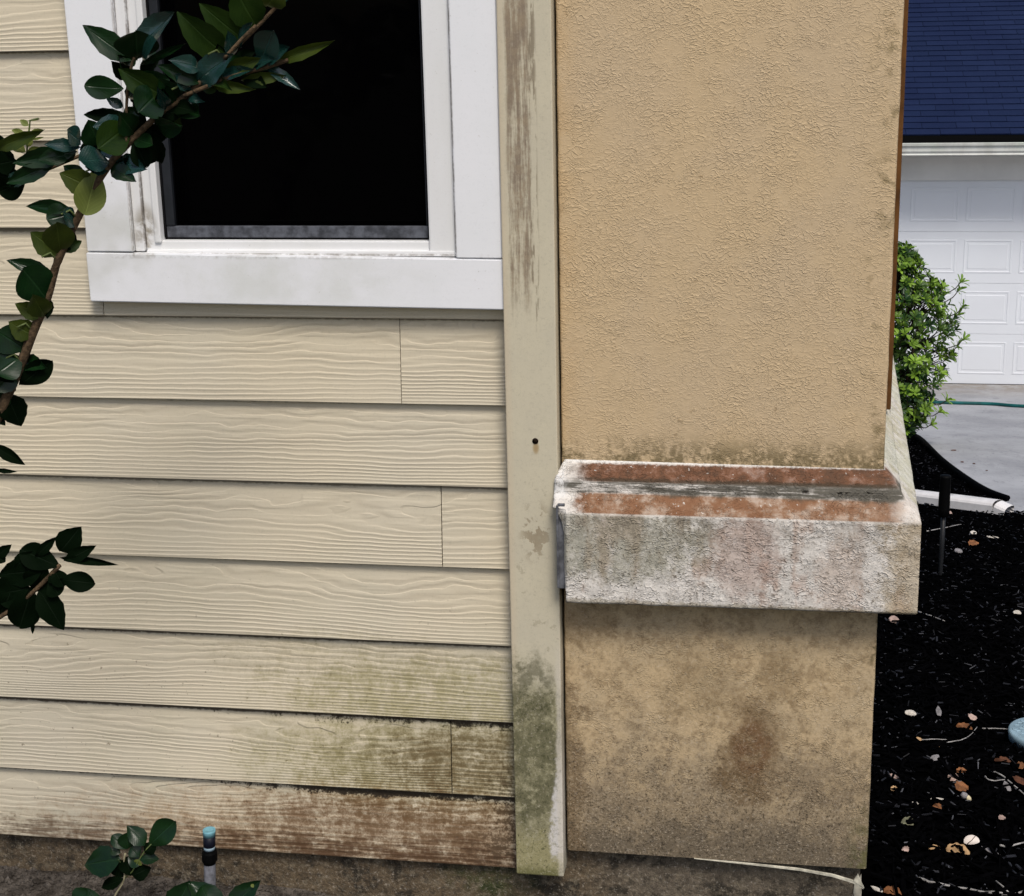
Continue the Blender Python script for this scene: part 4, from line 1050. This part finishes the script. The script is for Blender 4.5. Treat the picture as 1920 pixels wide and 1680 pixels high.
SY = -0.45
def sp(pts, Y, dy=None): return [at(p[0], p[1], Y + (dy[i] if dy else 0)) for i, p in enumerate(pts)]
stem_px = [(-75, 1000), (-40, 860), (-8, 790), (12, 745), (40, 680), (62, 622), (88, 560), (108, 490), (145, 410), (190, 330), (235, 275), (300, 213), (352, 176), (420, 110), (470, 62), (520, 10), (560, -40)]
sroot_pt = Vector((-1.02, SY, -0.10))
shrub = thing('shrub', tuple(sroot_pt), 'tall leafy shrub branch leaning up across the window at the left', 'shrub')
main = smooth_path([sroot_pt + Vector((0, 0, -0.03)), sroot_pt + Vector((0.0, 0, 0.25))] + sp(stem_px, SY), 5)
nm = len(main)
tube('stem', main, [0.0066 * (1 - i / nm) ** 0.8 + 0.0012 for i in range(nm)], BARK, shrub, 10)
tw = []
tw.append((smooth_path(sp([(-60, 395), (20, 345), (100, 313), (150, 292), (235, 262)], SY + 0.03), 4), 0.0022))
tw.append((smooth_path(sp([(345, 180), (385, 163), (440, 142), (500, 126), (540, 112)], SY - 0.01), 4), 0.0024))
tw.append((smooth_path(sp([(236, 275), (237, 205), (240, 160), (247, 122), (252, 108)], SY - 0.01), 4), 0.0018))
tw.append((smooth_path(sp([(420, 110), (452, 75), (480, 48)], SY - 0.02), 4), 0.0022))
for i in range(10):                                               # short leaf stalks along the stem
    p = stem_px[4 + i]; tw.append(([at(p[0], p[1], SY), at(p[0] - 14, p[1] - 16, SY - 0.01), at(p[0] - 30, p[1] - 8, SY - 0.015)], 0.0013))
for k, (p, r) in enumerate(tw[:4]): tube('twig', p, r, BARK, shrub, 7)
for p, r in tw[4:]: tube('leaf_stalk', p, r, GSTEM, shrub, 6)
tubes('young_shoot', [(sp([(50, 290), (52, 262), (55, 240), (56, 226), (72, 222)], SY), 0.0012)], GSTEM, shrub)
# base px, tip px, width px, material, shape, tilt towards the sky, tip depth, base depth
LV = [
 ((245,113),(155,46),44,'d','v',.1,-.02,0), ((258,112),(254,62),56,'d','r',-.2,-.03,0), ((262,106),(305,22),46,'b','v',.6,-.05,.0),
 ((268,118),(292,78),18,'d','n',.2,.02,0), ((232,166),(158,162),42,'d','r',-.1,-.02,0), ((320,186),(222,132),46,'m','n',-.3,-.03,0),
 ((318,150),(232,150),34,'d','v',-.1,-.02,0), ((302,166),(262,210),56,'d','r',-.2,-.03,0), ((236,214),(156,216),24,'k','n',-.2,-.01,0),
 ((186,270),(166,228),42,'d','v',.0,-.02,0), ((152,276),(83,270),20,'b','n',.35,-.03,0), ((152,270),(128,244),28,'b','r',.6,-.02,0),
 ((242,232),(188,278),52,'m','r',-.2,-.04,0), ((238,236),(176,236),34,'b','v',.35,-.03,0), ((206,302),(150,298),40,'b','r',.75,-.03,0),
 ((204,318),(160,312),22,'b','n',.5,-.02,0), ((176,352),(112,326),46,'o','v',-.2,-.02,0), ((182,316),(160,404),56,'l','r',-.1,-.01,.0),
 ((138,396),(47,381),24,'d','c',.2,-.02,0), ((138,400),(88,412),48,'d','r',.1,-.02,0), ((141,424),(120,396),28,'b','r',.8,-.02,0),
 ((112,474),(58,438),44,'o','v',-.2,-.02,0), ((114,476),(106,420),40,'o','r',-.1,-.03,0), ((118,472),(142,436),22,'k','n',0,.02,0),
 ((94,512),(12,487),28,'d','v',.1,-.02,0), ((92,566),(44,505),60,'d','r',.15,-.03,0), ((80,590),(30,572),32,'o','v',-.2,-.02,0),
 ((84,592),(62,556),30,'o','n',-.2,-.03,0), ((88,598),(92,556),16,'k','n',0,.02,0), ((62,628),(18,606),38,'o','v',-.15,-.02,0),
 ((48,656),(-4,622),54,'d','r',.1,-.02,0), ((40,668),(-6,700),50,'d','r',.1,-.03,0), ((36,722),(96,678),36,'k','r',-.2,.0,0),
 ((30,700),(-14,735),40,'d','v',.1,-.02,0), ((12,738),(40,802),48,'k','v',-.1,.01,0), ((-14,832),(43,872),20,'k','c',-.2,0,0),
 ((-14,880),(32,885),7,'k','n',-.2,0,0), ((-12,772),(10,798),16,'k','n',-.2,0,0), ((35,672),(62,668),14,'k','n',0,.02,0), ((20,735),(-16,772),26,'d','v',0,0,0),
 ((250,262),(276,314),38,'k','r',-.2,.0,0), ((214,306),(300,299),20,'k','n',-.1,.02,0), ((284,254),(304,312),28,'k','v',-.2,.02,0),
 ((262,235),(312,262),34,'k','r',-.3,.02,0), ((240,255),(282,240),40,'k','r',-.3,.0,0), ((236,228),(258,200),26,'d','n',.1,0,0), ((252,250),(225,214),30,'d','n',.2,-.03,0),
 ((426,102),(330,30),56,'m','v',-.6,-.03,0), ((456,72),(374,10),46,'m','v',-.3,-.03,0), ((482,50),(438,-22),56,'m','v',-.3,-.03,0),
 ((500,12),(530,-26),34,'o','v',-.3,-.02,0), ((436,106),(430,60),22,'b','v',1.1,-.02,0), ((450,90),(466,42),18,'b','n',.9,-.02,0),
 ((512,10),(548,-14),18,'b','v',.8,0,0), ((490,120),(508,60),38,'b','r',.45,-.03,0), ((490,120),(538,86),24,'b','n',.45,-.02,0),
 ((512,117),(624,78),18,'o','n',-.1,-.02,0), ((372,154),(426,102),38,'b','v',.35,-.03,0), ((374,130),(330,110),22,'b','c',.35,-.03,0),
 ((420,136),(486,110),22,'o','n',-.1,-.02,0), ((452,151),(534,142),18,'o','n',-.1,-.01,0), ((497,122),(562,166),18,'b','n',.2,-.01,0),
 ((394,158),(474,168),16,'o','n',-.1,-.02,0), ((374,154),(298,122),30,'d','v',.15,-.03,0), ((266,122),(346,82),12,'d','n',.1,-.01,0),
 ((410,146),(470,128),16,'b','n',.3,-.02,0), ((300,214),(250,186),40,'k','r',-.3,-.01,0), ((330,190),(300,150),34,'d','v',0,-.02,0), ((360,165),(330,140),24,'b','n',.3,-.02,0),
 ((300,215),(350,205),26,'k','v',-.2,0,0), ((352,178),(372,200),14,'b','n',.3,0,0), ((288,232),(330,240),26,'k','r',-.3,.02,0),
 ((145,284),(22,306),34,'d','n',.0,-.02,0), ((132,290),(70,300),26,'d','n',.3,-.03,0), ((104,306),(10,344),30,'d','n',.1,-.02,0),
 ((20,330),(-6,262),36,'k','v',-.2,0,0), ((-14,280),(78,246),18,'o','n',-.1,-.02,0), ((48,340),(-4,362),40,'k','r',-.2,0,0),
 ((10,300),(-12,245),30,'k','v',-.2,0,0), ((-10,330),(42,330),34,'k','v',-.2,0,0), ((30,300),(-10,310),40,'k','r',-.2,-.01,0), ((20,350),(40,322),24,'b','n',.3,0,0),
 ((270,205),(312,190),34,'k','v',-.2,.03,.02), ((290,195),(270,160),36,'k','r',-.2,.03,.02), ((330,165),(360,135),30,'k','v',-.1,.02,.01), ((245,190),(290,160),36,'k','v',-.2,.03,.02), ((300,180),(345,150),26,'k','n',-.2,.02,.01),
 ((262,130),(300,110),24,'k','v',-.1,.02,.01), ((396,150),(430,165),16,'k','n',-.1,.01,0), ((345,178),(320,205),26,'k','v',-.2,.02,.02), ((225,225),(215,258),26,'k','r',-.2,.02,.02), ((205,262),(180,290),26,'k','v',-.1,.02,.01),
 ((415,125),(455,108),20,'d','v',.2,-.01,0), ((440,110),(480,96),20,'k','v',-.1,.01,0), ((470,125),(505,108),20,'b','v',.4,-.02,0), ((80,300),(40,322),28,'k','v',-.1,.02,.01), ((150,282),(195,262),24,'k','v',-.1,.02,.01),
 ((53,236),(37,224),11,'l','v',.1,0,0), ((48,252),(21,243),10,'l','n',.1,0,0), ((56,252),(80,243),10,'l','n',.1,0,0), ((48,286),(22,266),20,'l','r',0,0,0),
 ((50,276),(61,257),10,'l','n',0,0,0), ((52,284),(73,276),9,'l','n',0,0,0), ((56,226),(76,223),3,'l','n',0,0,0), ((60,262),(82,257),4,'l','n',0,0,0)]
for a in LV: add_leaf(shrub, a[0], a[1], a[2], a[3], a[4], SY, a[5], a[6], a[7])

fr_ = random.Random(33)
for i in range(46):                                               # crowded smaller leaves along the upper branch
    seg = [((190, 330), (300, 213)), ((235, 275), (352, 176)), ((300, 213), (430, 120)), ((237, 205), (250, 112)), ((385, 163), (500, 126)), ((70, 325), (230, 265)), ((12, 745), (62, 622)), ((62, 622), (145, 410))][[0, 1, 1, 2, 2, 3, 4, 5, 6, 7][i % 10]]
    f = fr_.random(); b = (seg[0][0] + (seg[1][0] - seg[0][0]) * f + fr_.uniform(-8, 8), seg[0][1] + (seg[1][1] - seg[0][1]) * f + fr_.uniform(-8, 8))
    a = math.atan2(-(seg[1][1] - seg[0][1]), seg[1][0] - seg[0][0]) + fr_.choice((-1, 1)) * fr_.uniform(0.5, 1.5); L = fr_.uniform(30, 50)
    add_leaf(shrub, b, (b[0] + math.cos(a) * L, b[1] - math.sin(a) * L), L * fr_.uniform(0.4, 0.62), fr_.choice('ddkkmdb'), fr_.choice('vvnr'), SY, fr_.uniform(-.3, .3), fr_.uniform(-.04, .03), fr_.uniform(0.0, .02))
# low dark sprig at the left edge
QY = -0.50
q0 = Vector((-0.98, QY, -0.10))
sprig = thing('shrub', tuple(q0), 'low sprig of dark leaves at the left edge below the tall branch', 'shrub', None)
tube('stem', smooth_path([q0 + Vector((0, 0, -0.02))] + sp([(-120, 1300), (-60, 1185), (0, 1157), (62, 1110), (112, 1060)], QY), 5), 0.0028, BARK, sprig, 8)
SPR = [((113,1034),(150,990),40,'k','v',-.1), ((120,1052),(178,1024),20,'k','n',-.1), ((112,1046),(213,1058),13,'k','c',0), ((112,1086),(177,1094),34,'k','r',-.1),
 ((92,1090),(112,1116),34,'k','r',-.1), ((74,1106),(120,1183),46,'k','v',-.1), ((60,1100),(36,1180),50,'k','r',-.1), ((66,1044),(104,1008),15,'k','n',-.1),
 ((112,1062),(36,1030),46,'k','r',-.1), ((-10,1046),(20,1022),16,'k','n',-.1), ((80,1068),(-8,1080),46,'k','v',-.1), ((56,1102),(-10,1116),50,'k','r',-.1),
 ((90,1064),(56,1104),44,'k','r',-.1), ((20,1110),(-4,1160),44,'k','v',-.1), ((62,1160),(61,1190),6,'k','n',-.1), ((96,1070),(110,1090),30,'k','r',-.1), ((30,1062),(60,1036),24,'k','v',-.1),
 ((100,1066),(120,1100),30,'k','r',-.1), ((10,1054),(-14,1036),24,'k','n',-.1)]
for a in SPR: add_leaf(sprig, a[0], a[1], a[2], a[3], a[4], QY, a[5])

# seedling by the foundation
EYY = -0.16
s0 = at(212, 1692, EYY)
seed = thing('seedling', tuple(s0), 'small dark green seedling beside the grey riser pipe', 'plant')
tube('stem', smooth_path([s0 + Vector((-0.01, 0, -0.02))] + sp([(214, 1682), (233, 1648), (231, 1622), (235, 1600)], EYY), 4), 0.0016, simple('pale_stem', (0.30, 0.27, 0.17), 0.7, 0.2), seed, 7)
for p, r in [(sp([(233, 1648), (248, 1634), (262, 1610), (272, 1595), (284, 1582)], EYY), 0.0010), (sp([(231, 1622), (222, 1612)], EYY), 0.001)]: tube('side_stem', p, r, GSTEM, seed, 6)
for a in [((280,1586),(326,1540),36,'d','r',.2), ((272,1584),(239,1548),32,'d','v',.3), ((238,1592),(210,1566),26,'d','r',.3), ((240,1592),(238,1562),30,'d','r',.3), ((226,1612),(154,1620),48,'d','v',.2),
          ((262,1611),(298,1610),18,'d','n',.4), ((248,1642),(281,1627),26,'k','v',0), ((232,1648),(188,1664),18,'k','n',.1), ((246,1642),(236,1608),30,'k','r',0), ((228,1612),(222,1646),26,'k','r',.0),
          ((272,1600),(292,1580),18,'k','n',.1), ((262,1606),(246,1588),26,'d','r',.3), ((262,1612),(256,1622),12,'l','n',.1), ((240,1606),(262,1622),24,'d','r',.4), ((226,1600),(208,1592),18,'d','r',.3)]:
    add_leaf(seed, a[0], a[1], a[2], a[3], a[4], EYY, a[5])
s1 = at(402, 1720, EYY - 0.03)
seed2 = thing('seedling', tuple(s1), 'dark leaves poking up at the bottom edge in front of the grey riser pipe', 'plant')
tube('stem', smooth_path([s1 + Vector((0.0, 0, -0.03)), s1 + Vector((0.005, 0, 0.01)), at(398, 1690, EYY - 0.03)], 4), 0.0016, GSTEM, seed2, 7)
for a in [((326,1712),(352,1656),42,'d','v',.2), ((420,1708),(352,1652),44,'d','v',.3), ((432,1704),(481,1654),34,'d','v',.2), ((402,1712),(378,1662),40,'d','r',.3), ((476,1664),(471,1658),6,'l','r',0)]:
    add_leaf(seed2, a[0], a[1], a[2], a[3], a[4], EYY - 0.03, a[5])
s2 = at(168, 1705, EYY - 0.03)
seed3 = thing('seedling', tuple(s2), 'lone leaf tip at the bottom left corner on the grey soil', 'plant')
tube('stem', [s2 + Vector((0, 0, -0.03)), s2 + Vector((0, 0, 0.012))], 0.0015, GSTEM, seed3, 7)
for a in [((138,1692),(166,1668),26,'d','v',.3), ((182,1700),(164,1666),22,'d','v',.3)]: add_leaf(seed3, a[0], a[1], a[2], a[3], a[4], EYY - 0.03, a[5])

# ------------------------------------------------------------------ bush by the driveway
bc = Vector((1.04, 7.62, gz(1.04, 7.62)))
bush = thing('bush', tuple(bc), 'leafy green bush beside the driveway behind the pillar', 'bush')
br = random.Random(5)
WH = [(0.0, 0.06), (0.08, 0.14), (0.15, 0.20), (0.22, 0.25), (0.30, 0.31), (0.42, 0.34), (0.55, 0.36), (0.66, 0.41), (0.78, 0.42), (0.90, 0.40), (0.98, 0.33), (1.06, 0.22), (1.16, 0.14), (1.26, 0.05)]
def width(h):
    for (a, b), (c, d) in zip(WH, WH[1:]):
        if a <= h <= c: return b + (d - b) * (h - a) / (c - a)
    return 0.04
V, Fc, tone = [], [], []; stems = []
def bleaf(p, d, n, L, W, tn):
    s = n.cross(d).normalized(); b = len(V)
    for t, w, z in ((0, 0.12, 0), (0.35, 0.62, 0.03), (0.72, 1.0, 0.03), (0.93, 0.6, 0.0)):
        for q in (-1, 0, 1):
            V.append(p + d * (L * t) + s * (W * 0.5 * w * q) + n * (L * (z - 0.10 * t * t) + (abs(q) * 0.12 * W))); tone.append(tn)
    V.append(p + d * L - n * L * 0.1); tone.append(tn)
    for i in range(3):
        for j in range(2): Fc.append((b + i * 3 + j, b + i * 3 + j + 1, b + i * 3 + j + 4, b + i * 3 + j + 3))
    Fc.append((b + 9, b + 10, b + 12)); Fc.append((b + 10, b + 11, b + 12))
def rosette(c, ax, n, L, tn):
    ax = ax.normalized(); a = ax.cross(Vector((0.3, 0.2, 1))).normalized(); b = ax.cross(a)
    ph = br.uniform(0, 6)
    for k in range(n):
        t = ph + k * 2.4; el = br.uniform(0.15, 1.0)
        d = ((a * math.cos(t) + b * math.sin(t)) * math.cos(el) + ax * math.sin(el)).normalized()
        nn = (ax - d * ax.dot(d)).normalized()
        ll = L * br.uniform(0.75, 1.15)
        bleaf(c - ax * br.uniform(0, 0.02), d, nn, ll, ll * br.uniform(0.30, 0.40), min(1, max(0, tn + br.uniform(-.15, .15))))
for i in range(900):
    h = br.random() * 1.22 + 0.02; a = br.uniform(0, 2 * math.pi)
    w = width(h) * (0.86 + 0.22 * mnoise.noise(Vector((math.cos(a) * 2, math.sin(a) * 2, h * 5))))
    r = w * (br.random() ** 0.38)
    o = Vector((math.cos(a), math.sin(a), 0)); c = bc + o * r + Vector((0, 0, h))
    ax = o * 0.8 + Vector((br.uniform(-.4, .4), br.uniform(-.4, .4), br.uniform(0.3, 1.1)))
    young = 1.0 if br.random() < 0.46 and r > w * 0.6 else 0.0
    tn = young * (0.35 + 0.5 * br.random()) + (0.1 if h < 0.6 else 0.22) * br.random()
    rosette(c, ax, br.randint(7, 11), 0.052, tn)
    if i % 2: stems.append(([c, c - ax.normalized() * 0.07, bc + o * r * 0.3 + Vector((0, 0, h * 0.75))], 0.0022))
for px, py in ((1700, 466), (1697, 492), (1726, 492), (1718, 505), (1802, 528), (1797, 545), (1768, 538), (1766, 552), (1806, 575), (1796, 590), (1806, 637), (1795, 650), (1776, 750), (1762, 772), (1748, 795), (1780, 668), (1745, 535)):
    c = at(px, py, bc.y - 0.05); inn = bc + Vector((0.1, 0, (c.z - bc.z) * 0.8)); ax = (c - inn).normalized() + Vector((0, 0, 0.5))
    rosette(c, ax, 10, 0.055, br.uniform(0.55, 0.85)); stems.append(([c, c - ax.normalized() * 0.05, inn], 0.003))
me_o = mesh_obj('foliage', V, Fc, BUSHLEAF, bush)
at_ = me_o.data.attributes.new('tone', 'FLOAT', 'POINT'); at_.data.foreach_set('value', tone)
tag(me_o, kind='stuff')
for k in range(7):
    a = br.uniform(0, 6.28); stems.append(([bc + Vector((0.02 * math.cos(a), 0.02 * math.sin(a), -0.03)), bc + Vector((0.1 * math.cos(a), 0.1 * math.sin(a), 0.4)), bc + Vector((0.2 * math.cos(a), 0.2 * math.sin(a), 0.85))], 0.008))
tubes('branches', stems, BARKD, bush, 5)

# ------------------------------------------------------------------ litter on the mulch: twigs, fallen leaves, an acorn
def twig(px, rad, label, side=None):
    ps = [on_ground(x, y, 0.014) for x, y in px]
    ps = smooth_path(ps, 4)
    ps = [p + Vector((lrnd.uniform(-1, 1), lrnd.uniform(-1, 1), lrnd.uniform(-.5, 1))) * rad * 0.5 for p in ps]
    n = len(ps); rr = [rad * (1.0 - 0.45 * i / n) for i in range(n)]
    lst = [(ps, rr)]
    for k, (dx, dy) in (side or []):
        b = ps[int(k * (n - 1))]; q = b + Vector((dx, dy, 0.006)); lst.append(([b, (b + q) / 2 + Vector((0, 0, 0.002)), q], rad * 0.55))
    V, F = [], []
    for p, r in lst:
        v, f = tube_data(p, r, 6, len(V)); V += v; F += f
    return tag(mesh_obj('twig', V, F, TWIG, None, True), label, 'twig', 'dry twigs on the mulch')
twig([(1724, 1648), (1770, 1659), (1820, 1668), (1862, 1676)], 0.0026, 'long pale twig lying near the bottom edge of the mulch', [(.85, (0.03, -0.01))])
twig([(1878, 1681), (1900, 1677), (1935, 1668)], 0.0026, 'pale twig in the bottom right corner of the mulch', [(.4, (-.02, .03))])
twig([(1850, 1442), (1878, 1454), (1900, 1472), (1930, 1497)], 0.0022, 'pale twig slanting down to the right below the blue valve cover')
twig([(1846, 1455), (1859, 1464), (1890, 1461)], 0.0016, 'short forked twig touching the slanting twig below the valve cover')
twig([(1874, 1585), (1895, 1586), (1928, 1578)], 0.0024, 'pale twig at the right edge level with the big pale leaf')
twig([(1768, 1393), (1800, 1388), (1820, 1378), (1832, 1363)], 0.0013, 'thin curved stalk bending upward left of the valve cover')
twig([(1728, 1387), (1752, 1386), (1776, 1387)], 0.0013, 'thin straight stalk near the pillar level with the valve cover')
twig([(1738, 996), (1770, 990), (1802, 983)], 0.0022, 'grey twig passing behind the path light stake')
twig([(1722, 1147), (1745, 1155), (1771, 1164)], 0.0022, 'grey twig just below the corner of the cement band')
twig([(1842, 1366), (1865, 1366), (1889, 1367)], 0.0016, 'faint grey twig just above and left of the valve cover')

def oak_leaf_mesh():
    n = 16; V, F = [], []
    for i in range(n + 1):
        t = i / n
        w = math.sin(math.pi * t ** 0.8) ** 0.7 * (1 + 0.13 * math.sin(t * 20)) if 0.02 < t < 0.98 else 0.05
        for q in (-1, -.5, 0, .5, 1):
            y = 0.5 * w * q; V.append((t, y, 0.16 * math.sin(3 * t) + 0.5 * abs(y) * (1 - t) + 0.09 * math.sin(7 * t + 2.4 * q)))
    for i in range(n):
        for j in range(4): F.append((i * 5 + j, (i + 1) * 5 + j, (i + 1) * 5 + j + 1, i * 5 + j + 1))
    me = bpy.data.meshes.new('fallen_leaf'); me.from_pydata(V, [], F); me.update(); me.materials.append(None)
    me.polygons.foreach_set('use_smooth', [True] * len(me.polygons)); return me
def chip_mesh():
    bm = bmesh.new(); bmesh.ops.create_icosphere(bm, subdivisions=2, radius=0.5)
    for v in bm.verts:
        c = v.co; v.co = Vector((c.x + 0.5, c.y * (0.8 + 0.5 * mnoise.noise(c * 3)), c.z * 0.45 + 0.1 * mnoise.noise(c * 4)))
    me = bpy.data.meshes.new('wood_chip'); bm.to_mesh(me); bm.free(); me.materials.append(None); return me
OAK = oak_leaf_mesh(); CHM = chip_mesh()
FM = {'tan': simple('tan_leaf', (0.42, 0.27, 0.14), 0.7, 0.2, 0.35, 60), 'brown': simple('brown_leaf', (0.20, 0.085, 0.035), 0.7, 0.2, 0.4, 60), 'pink': simple('greyish_pink_leaf', (0.40, 0.29, 0.25), 0.7, 0.2, 0.3, 60),
      'dark': simple('dark_brown_leaf', (0.075, 0.03, 0.015), 0.7, 0.2, 0.5, 60), 'grey': simple('grey_chip', (0.21, 0.20, 0.205), 0.8, 0.2, 0.35, 60), 'pale': simple('pale_chip', (0.56, 0.52, 0.46), 0.75, 0.2, 0.25, 60), 'green': simple('greyish_green_leaf', (0.17, 0.17, 0.11), 0.7, 0.2, 0.35, 60)}
def litter(px, L, W, ang, mat, label, mesh=None, z=0.012, tilt=0.2):
    p = on_ground(px[0], px[1], z)
    s = FPX / (p - CAM).dot(CF)
    L = L / s; W = W / s
    me = mesh or OAK
    o = bpy.data.objects.new('fallen_leaf' if me is OAK else 'wood_chip', me); COL.objects.link(o)
    a = math.radians(ang)
    Mx = Matrix.Translation(p) @ Matrix.Rotation(a, 4, 'Z') @ Matrix.Rotation(tilt, 4, 'X') @ Matrix.Diagonal((L, W, L * 0.6 if me is OAK else min(L, W), 1)) @ Matrix.Translation((-0.5, 0, 0))
    o.matrix_world = Mx
    o.material_slots[0].link = 'OBJECT'; o.material_slots[0].material = FM[mat].m
    leaf = me is OAK
    return tag(o, label, 'fallen leaf' if leaf else 'wood chip', 'fallen leaves on the mulch' if leaf else 'pale chips on the mulch')
litter((1796, 1596), 44, 30, -14, 'tan', 'curled tan leaf lying against the big pale leaf')
litter((1754, 1591), 24, 14, 5, 'tan', 'small tan leaf left of the big pale leaf')
litter((1804, 1477), 26, 30, 25, 'brown', 'orange brown leaf just above the acorn')
litter((1796, 1470), 20, 20, 150, 'grey', 'torn grey leaf touching the orange brown leaf above the acorn')
litter((1789, 1460), 24, 24, 8, 'pink', 'pinkish rounded leaf above the torn grey leaf')
litter((1803, 1446), 20, 16, 15, 'brown', 'small brown leaf farthest up the row above the acorn')
litter((1757, 1514), 18, 20, -35, 'brown', 'brown leaf to the left of the acorn')
litter((1698, 1593), 14, 16, -40, 'pink', 'dull pink leaf scrap nearest the pillar in the lower bed')
litter((1702, 1542), 24, 26, -30, 'green', 'greyish green crumpled leaf near the foot of the pillar')
litter((1879, 1534), 14, 14, 20, 'pink', 'small pinkish leaf between the two right hand twigs')
litter((1880, 1427), 30, 16, -6, 'dark', 'dark brown narrow leaf under the blue valve cover')
litter((1915, 1437), 18, 22, 10, 'brown', 'rounded brown leaf at the right edge under the valve cover')
litter((1914, 1465), 24, 30, 60, 'dark', 'dark reddish leaf at the right edge beside the slanting twig')
litter((1808, 1364), 30, 18, -18, 'brown', 'long red brown leaf left of the valve cover')
litter((1825, 1346), 16, 22, 40, 'pink', 'curled grey pink leaf above the long red brown leaf')
litter((1826, 1020), 22, 20, 30, 'brown', 'brown leaf in the bed under the downspout mouth')
litter((1780, 962), 10, 12, -10, 'pink', 'pinkish leaf scrap just under the downspout')
litter((1674, 1674), 36, 26, -28, 'brown', 'rusty leaf at the bottom edge beside the foundation corner')
litter((1725, 1386), 10, 14, 70, 'tan', 'tiny tan leaf at the end of the thin straight stalk')
litter((1756, 1398), 14, 12, -25, 'tan', 'tiny tan leaf below the thin straight stalk')
litter((1677, 1456), 12, 18, 60, 'pink', 'pale pink scrap near the pillar edge')
litter((1677, 1480), 14, 16, 0, 'tan', 'tan triangular scrap under the pale pink scrap by the pillar')
litter((1757, 1498), 26, 7, 6, 'pale', 'pale straw coloured splinter left of the acorn', CHM)
litter((1717, 1506), 16, 8, -35, 'pale', 'pale slanting chip between the pillar and the acorn', CHM)
litter((1707, 1337), 24, 18, -18, 'pale', 'whitish shell shaped chip near the lower pillar', CHM)
litter((1760, 1334), 11, 34, 0, 'grey', 'grey block shaped chip right of the whitish chip', CHM)
litter((1676, 1162), 20, 26, 5, 'pink', 'pinkish pebble shaped chip under the end of the cement band', CHM)
litter((1825, 999), 13, 14, 5, 'pale', 'white chip in the middle of the far mulch', CHM)
litter((1860, 1007), 26, 7, -12, 'pale', 'long cream splinter right of the white chip in the far mulch', CHM)
litter((1797, 1033), 16, 18, 25, 'grey', 'grey chip right of the path light stake', CHM)
litter((1907, 1149), 16, 16, -8, 'pale', 'white chip at the right edge below the driveway', CHM)
litter((1753, 1421), 16, 22, -40, 'grey', 'grey chip above the row of brown leaves', CHM)
litter((1888, 1475), 14, 32, 10, 'grey', 'bluish grey chip under the slanting twig', CHM)
litter((1860, 1597), 12, 40, 60, 'grey', 'dark grey chip right of the big pale leaf', CHM)
litter((1645, 1668), 12, 26, 60, 'pale', 'pale chip at the foot of the foundation corner', CHM)

# the big pale leaf: a domed rounded half with a dark midrib
pl = on_ground(1822, 1578, 0.03)
root = thing('fallen_leaf', tuple(pl), 'big round off white leaf with a dark midrib', 'fallen leaf', 'fallen leaves on the mulch')
V, Fc = [], []; n = 14
Rn = (CAM - pl).normalized(); Rn = (Rn + Vector((0, 0, 0.7))).normalized(); Rx = (CR - Rn * CR.dot(Rn)).normalized(); Ry = Rn.cross(Rx)
def lp(a, r, lift): return pl + Rx * (0.0145 * r * math.cos(a)) + Ry * (0.0135 * r * math.sin(a) * (1.0 if math.sin(a) > 0 else 0.42)) + Rn * lift
rings = [0.0, 0.35, 0.7, 0.92, 1.0]
for r in rings:
    for k in range(n): V.append(lp(2 * math.pi * k / n, r, 0.0045 * (1 - r * r)))
for i in range(len(rings) - 1):
    for k in range(n):
        k2 = (k + 1) % n; Fc.append((i * n + k, i * n + k2, (i + 1) * n + k2, (i + 1) * n + k))
mesh_obj('blade', V, Fc, simple('off_white_leaf', (0.74, 0.66, 0.60), 0.7, 0.2, 0.06, 60), root, True)
tube('midrib', [lp(0.9, 0.98, 0.0008), lp(0.9, 0.5, 0.0042), lp(0.9 + math.pi, 0.0, 0.0052), lp(0.9 + math.pi, 0.5, 0.0042), lp(0.9 + math.pi, 0.95, 0.001)], 0.0007, simple('midrib_brown', (0.10, 0.07, 0.05), 0.7, 0.2), root, 6)
# acorn
ac = on_ground(1811, 1494, 0.016)
root = thing('acorn', tuple(ac), 'acorn with a grey cap and cream nut lying below the orange brown leaf', 'acorn')
o1 = lathe('cap', [(0.0012, -0.011), (0.0050, -0.0105), (0.0068, -0.006), (0.0070, -0.001), (0.0060, 0.0005)], (0, 0, 0), FM['grey'], root, 14)
o2 = lathe('nut', [(0.0050, -0.002), (0.0061, 0.003), (0.0056, 0.008), (0.0032, 0.0115), (0.0004, 0.0130)], (0, 0, 0), simple('cream_nut', (0.60, 0.52, 0.33), 0.5, 0.3, 0.15, 100), root, 14)
dv = (at(1822, 1502, ac.y - 0.002) - at(1800, 1486, ac.y)).normalized()
for o in (o1, o2): o.data.transform(Matrix.Translation(ac) @ dv.to_track_quat('Z', 'Y').to_matrix().to_4x4())

# little debris on the driveway
for i, (px, py, L, W) in enumerate(((1788, 844, 12, 4), (1804, 866, 7, 4), (1826, 869, 6, 4), (1850, 882, 5, 3))):
    o = litter((px, py), L, W, [10, 0, 20, -10][i], 'dark', ['dark leaf scrap on the driveway nearest the bush', 'tiny brown crumb on the driveway right of the edging', 'tiny pale brown crumb on the driveway right of its twin', 'speck of bark farthest right on the driveway'][i], CHM, 0.02)
    o.name = 'debris'; o['category'] = 'debris'; o['group'] = 'debris on the driveway'
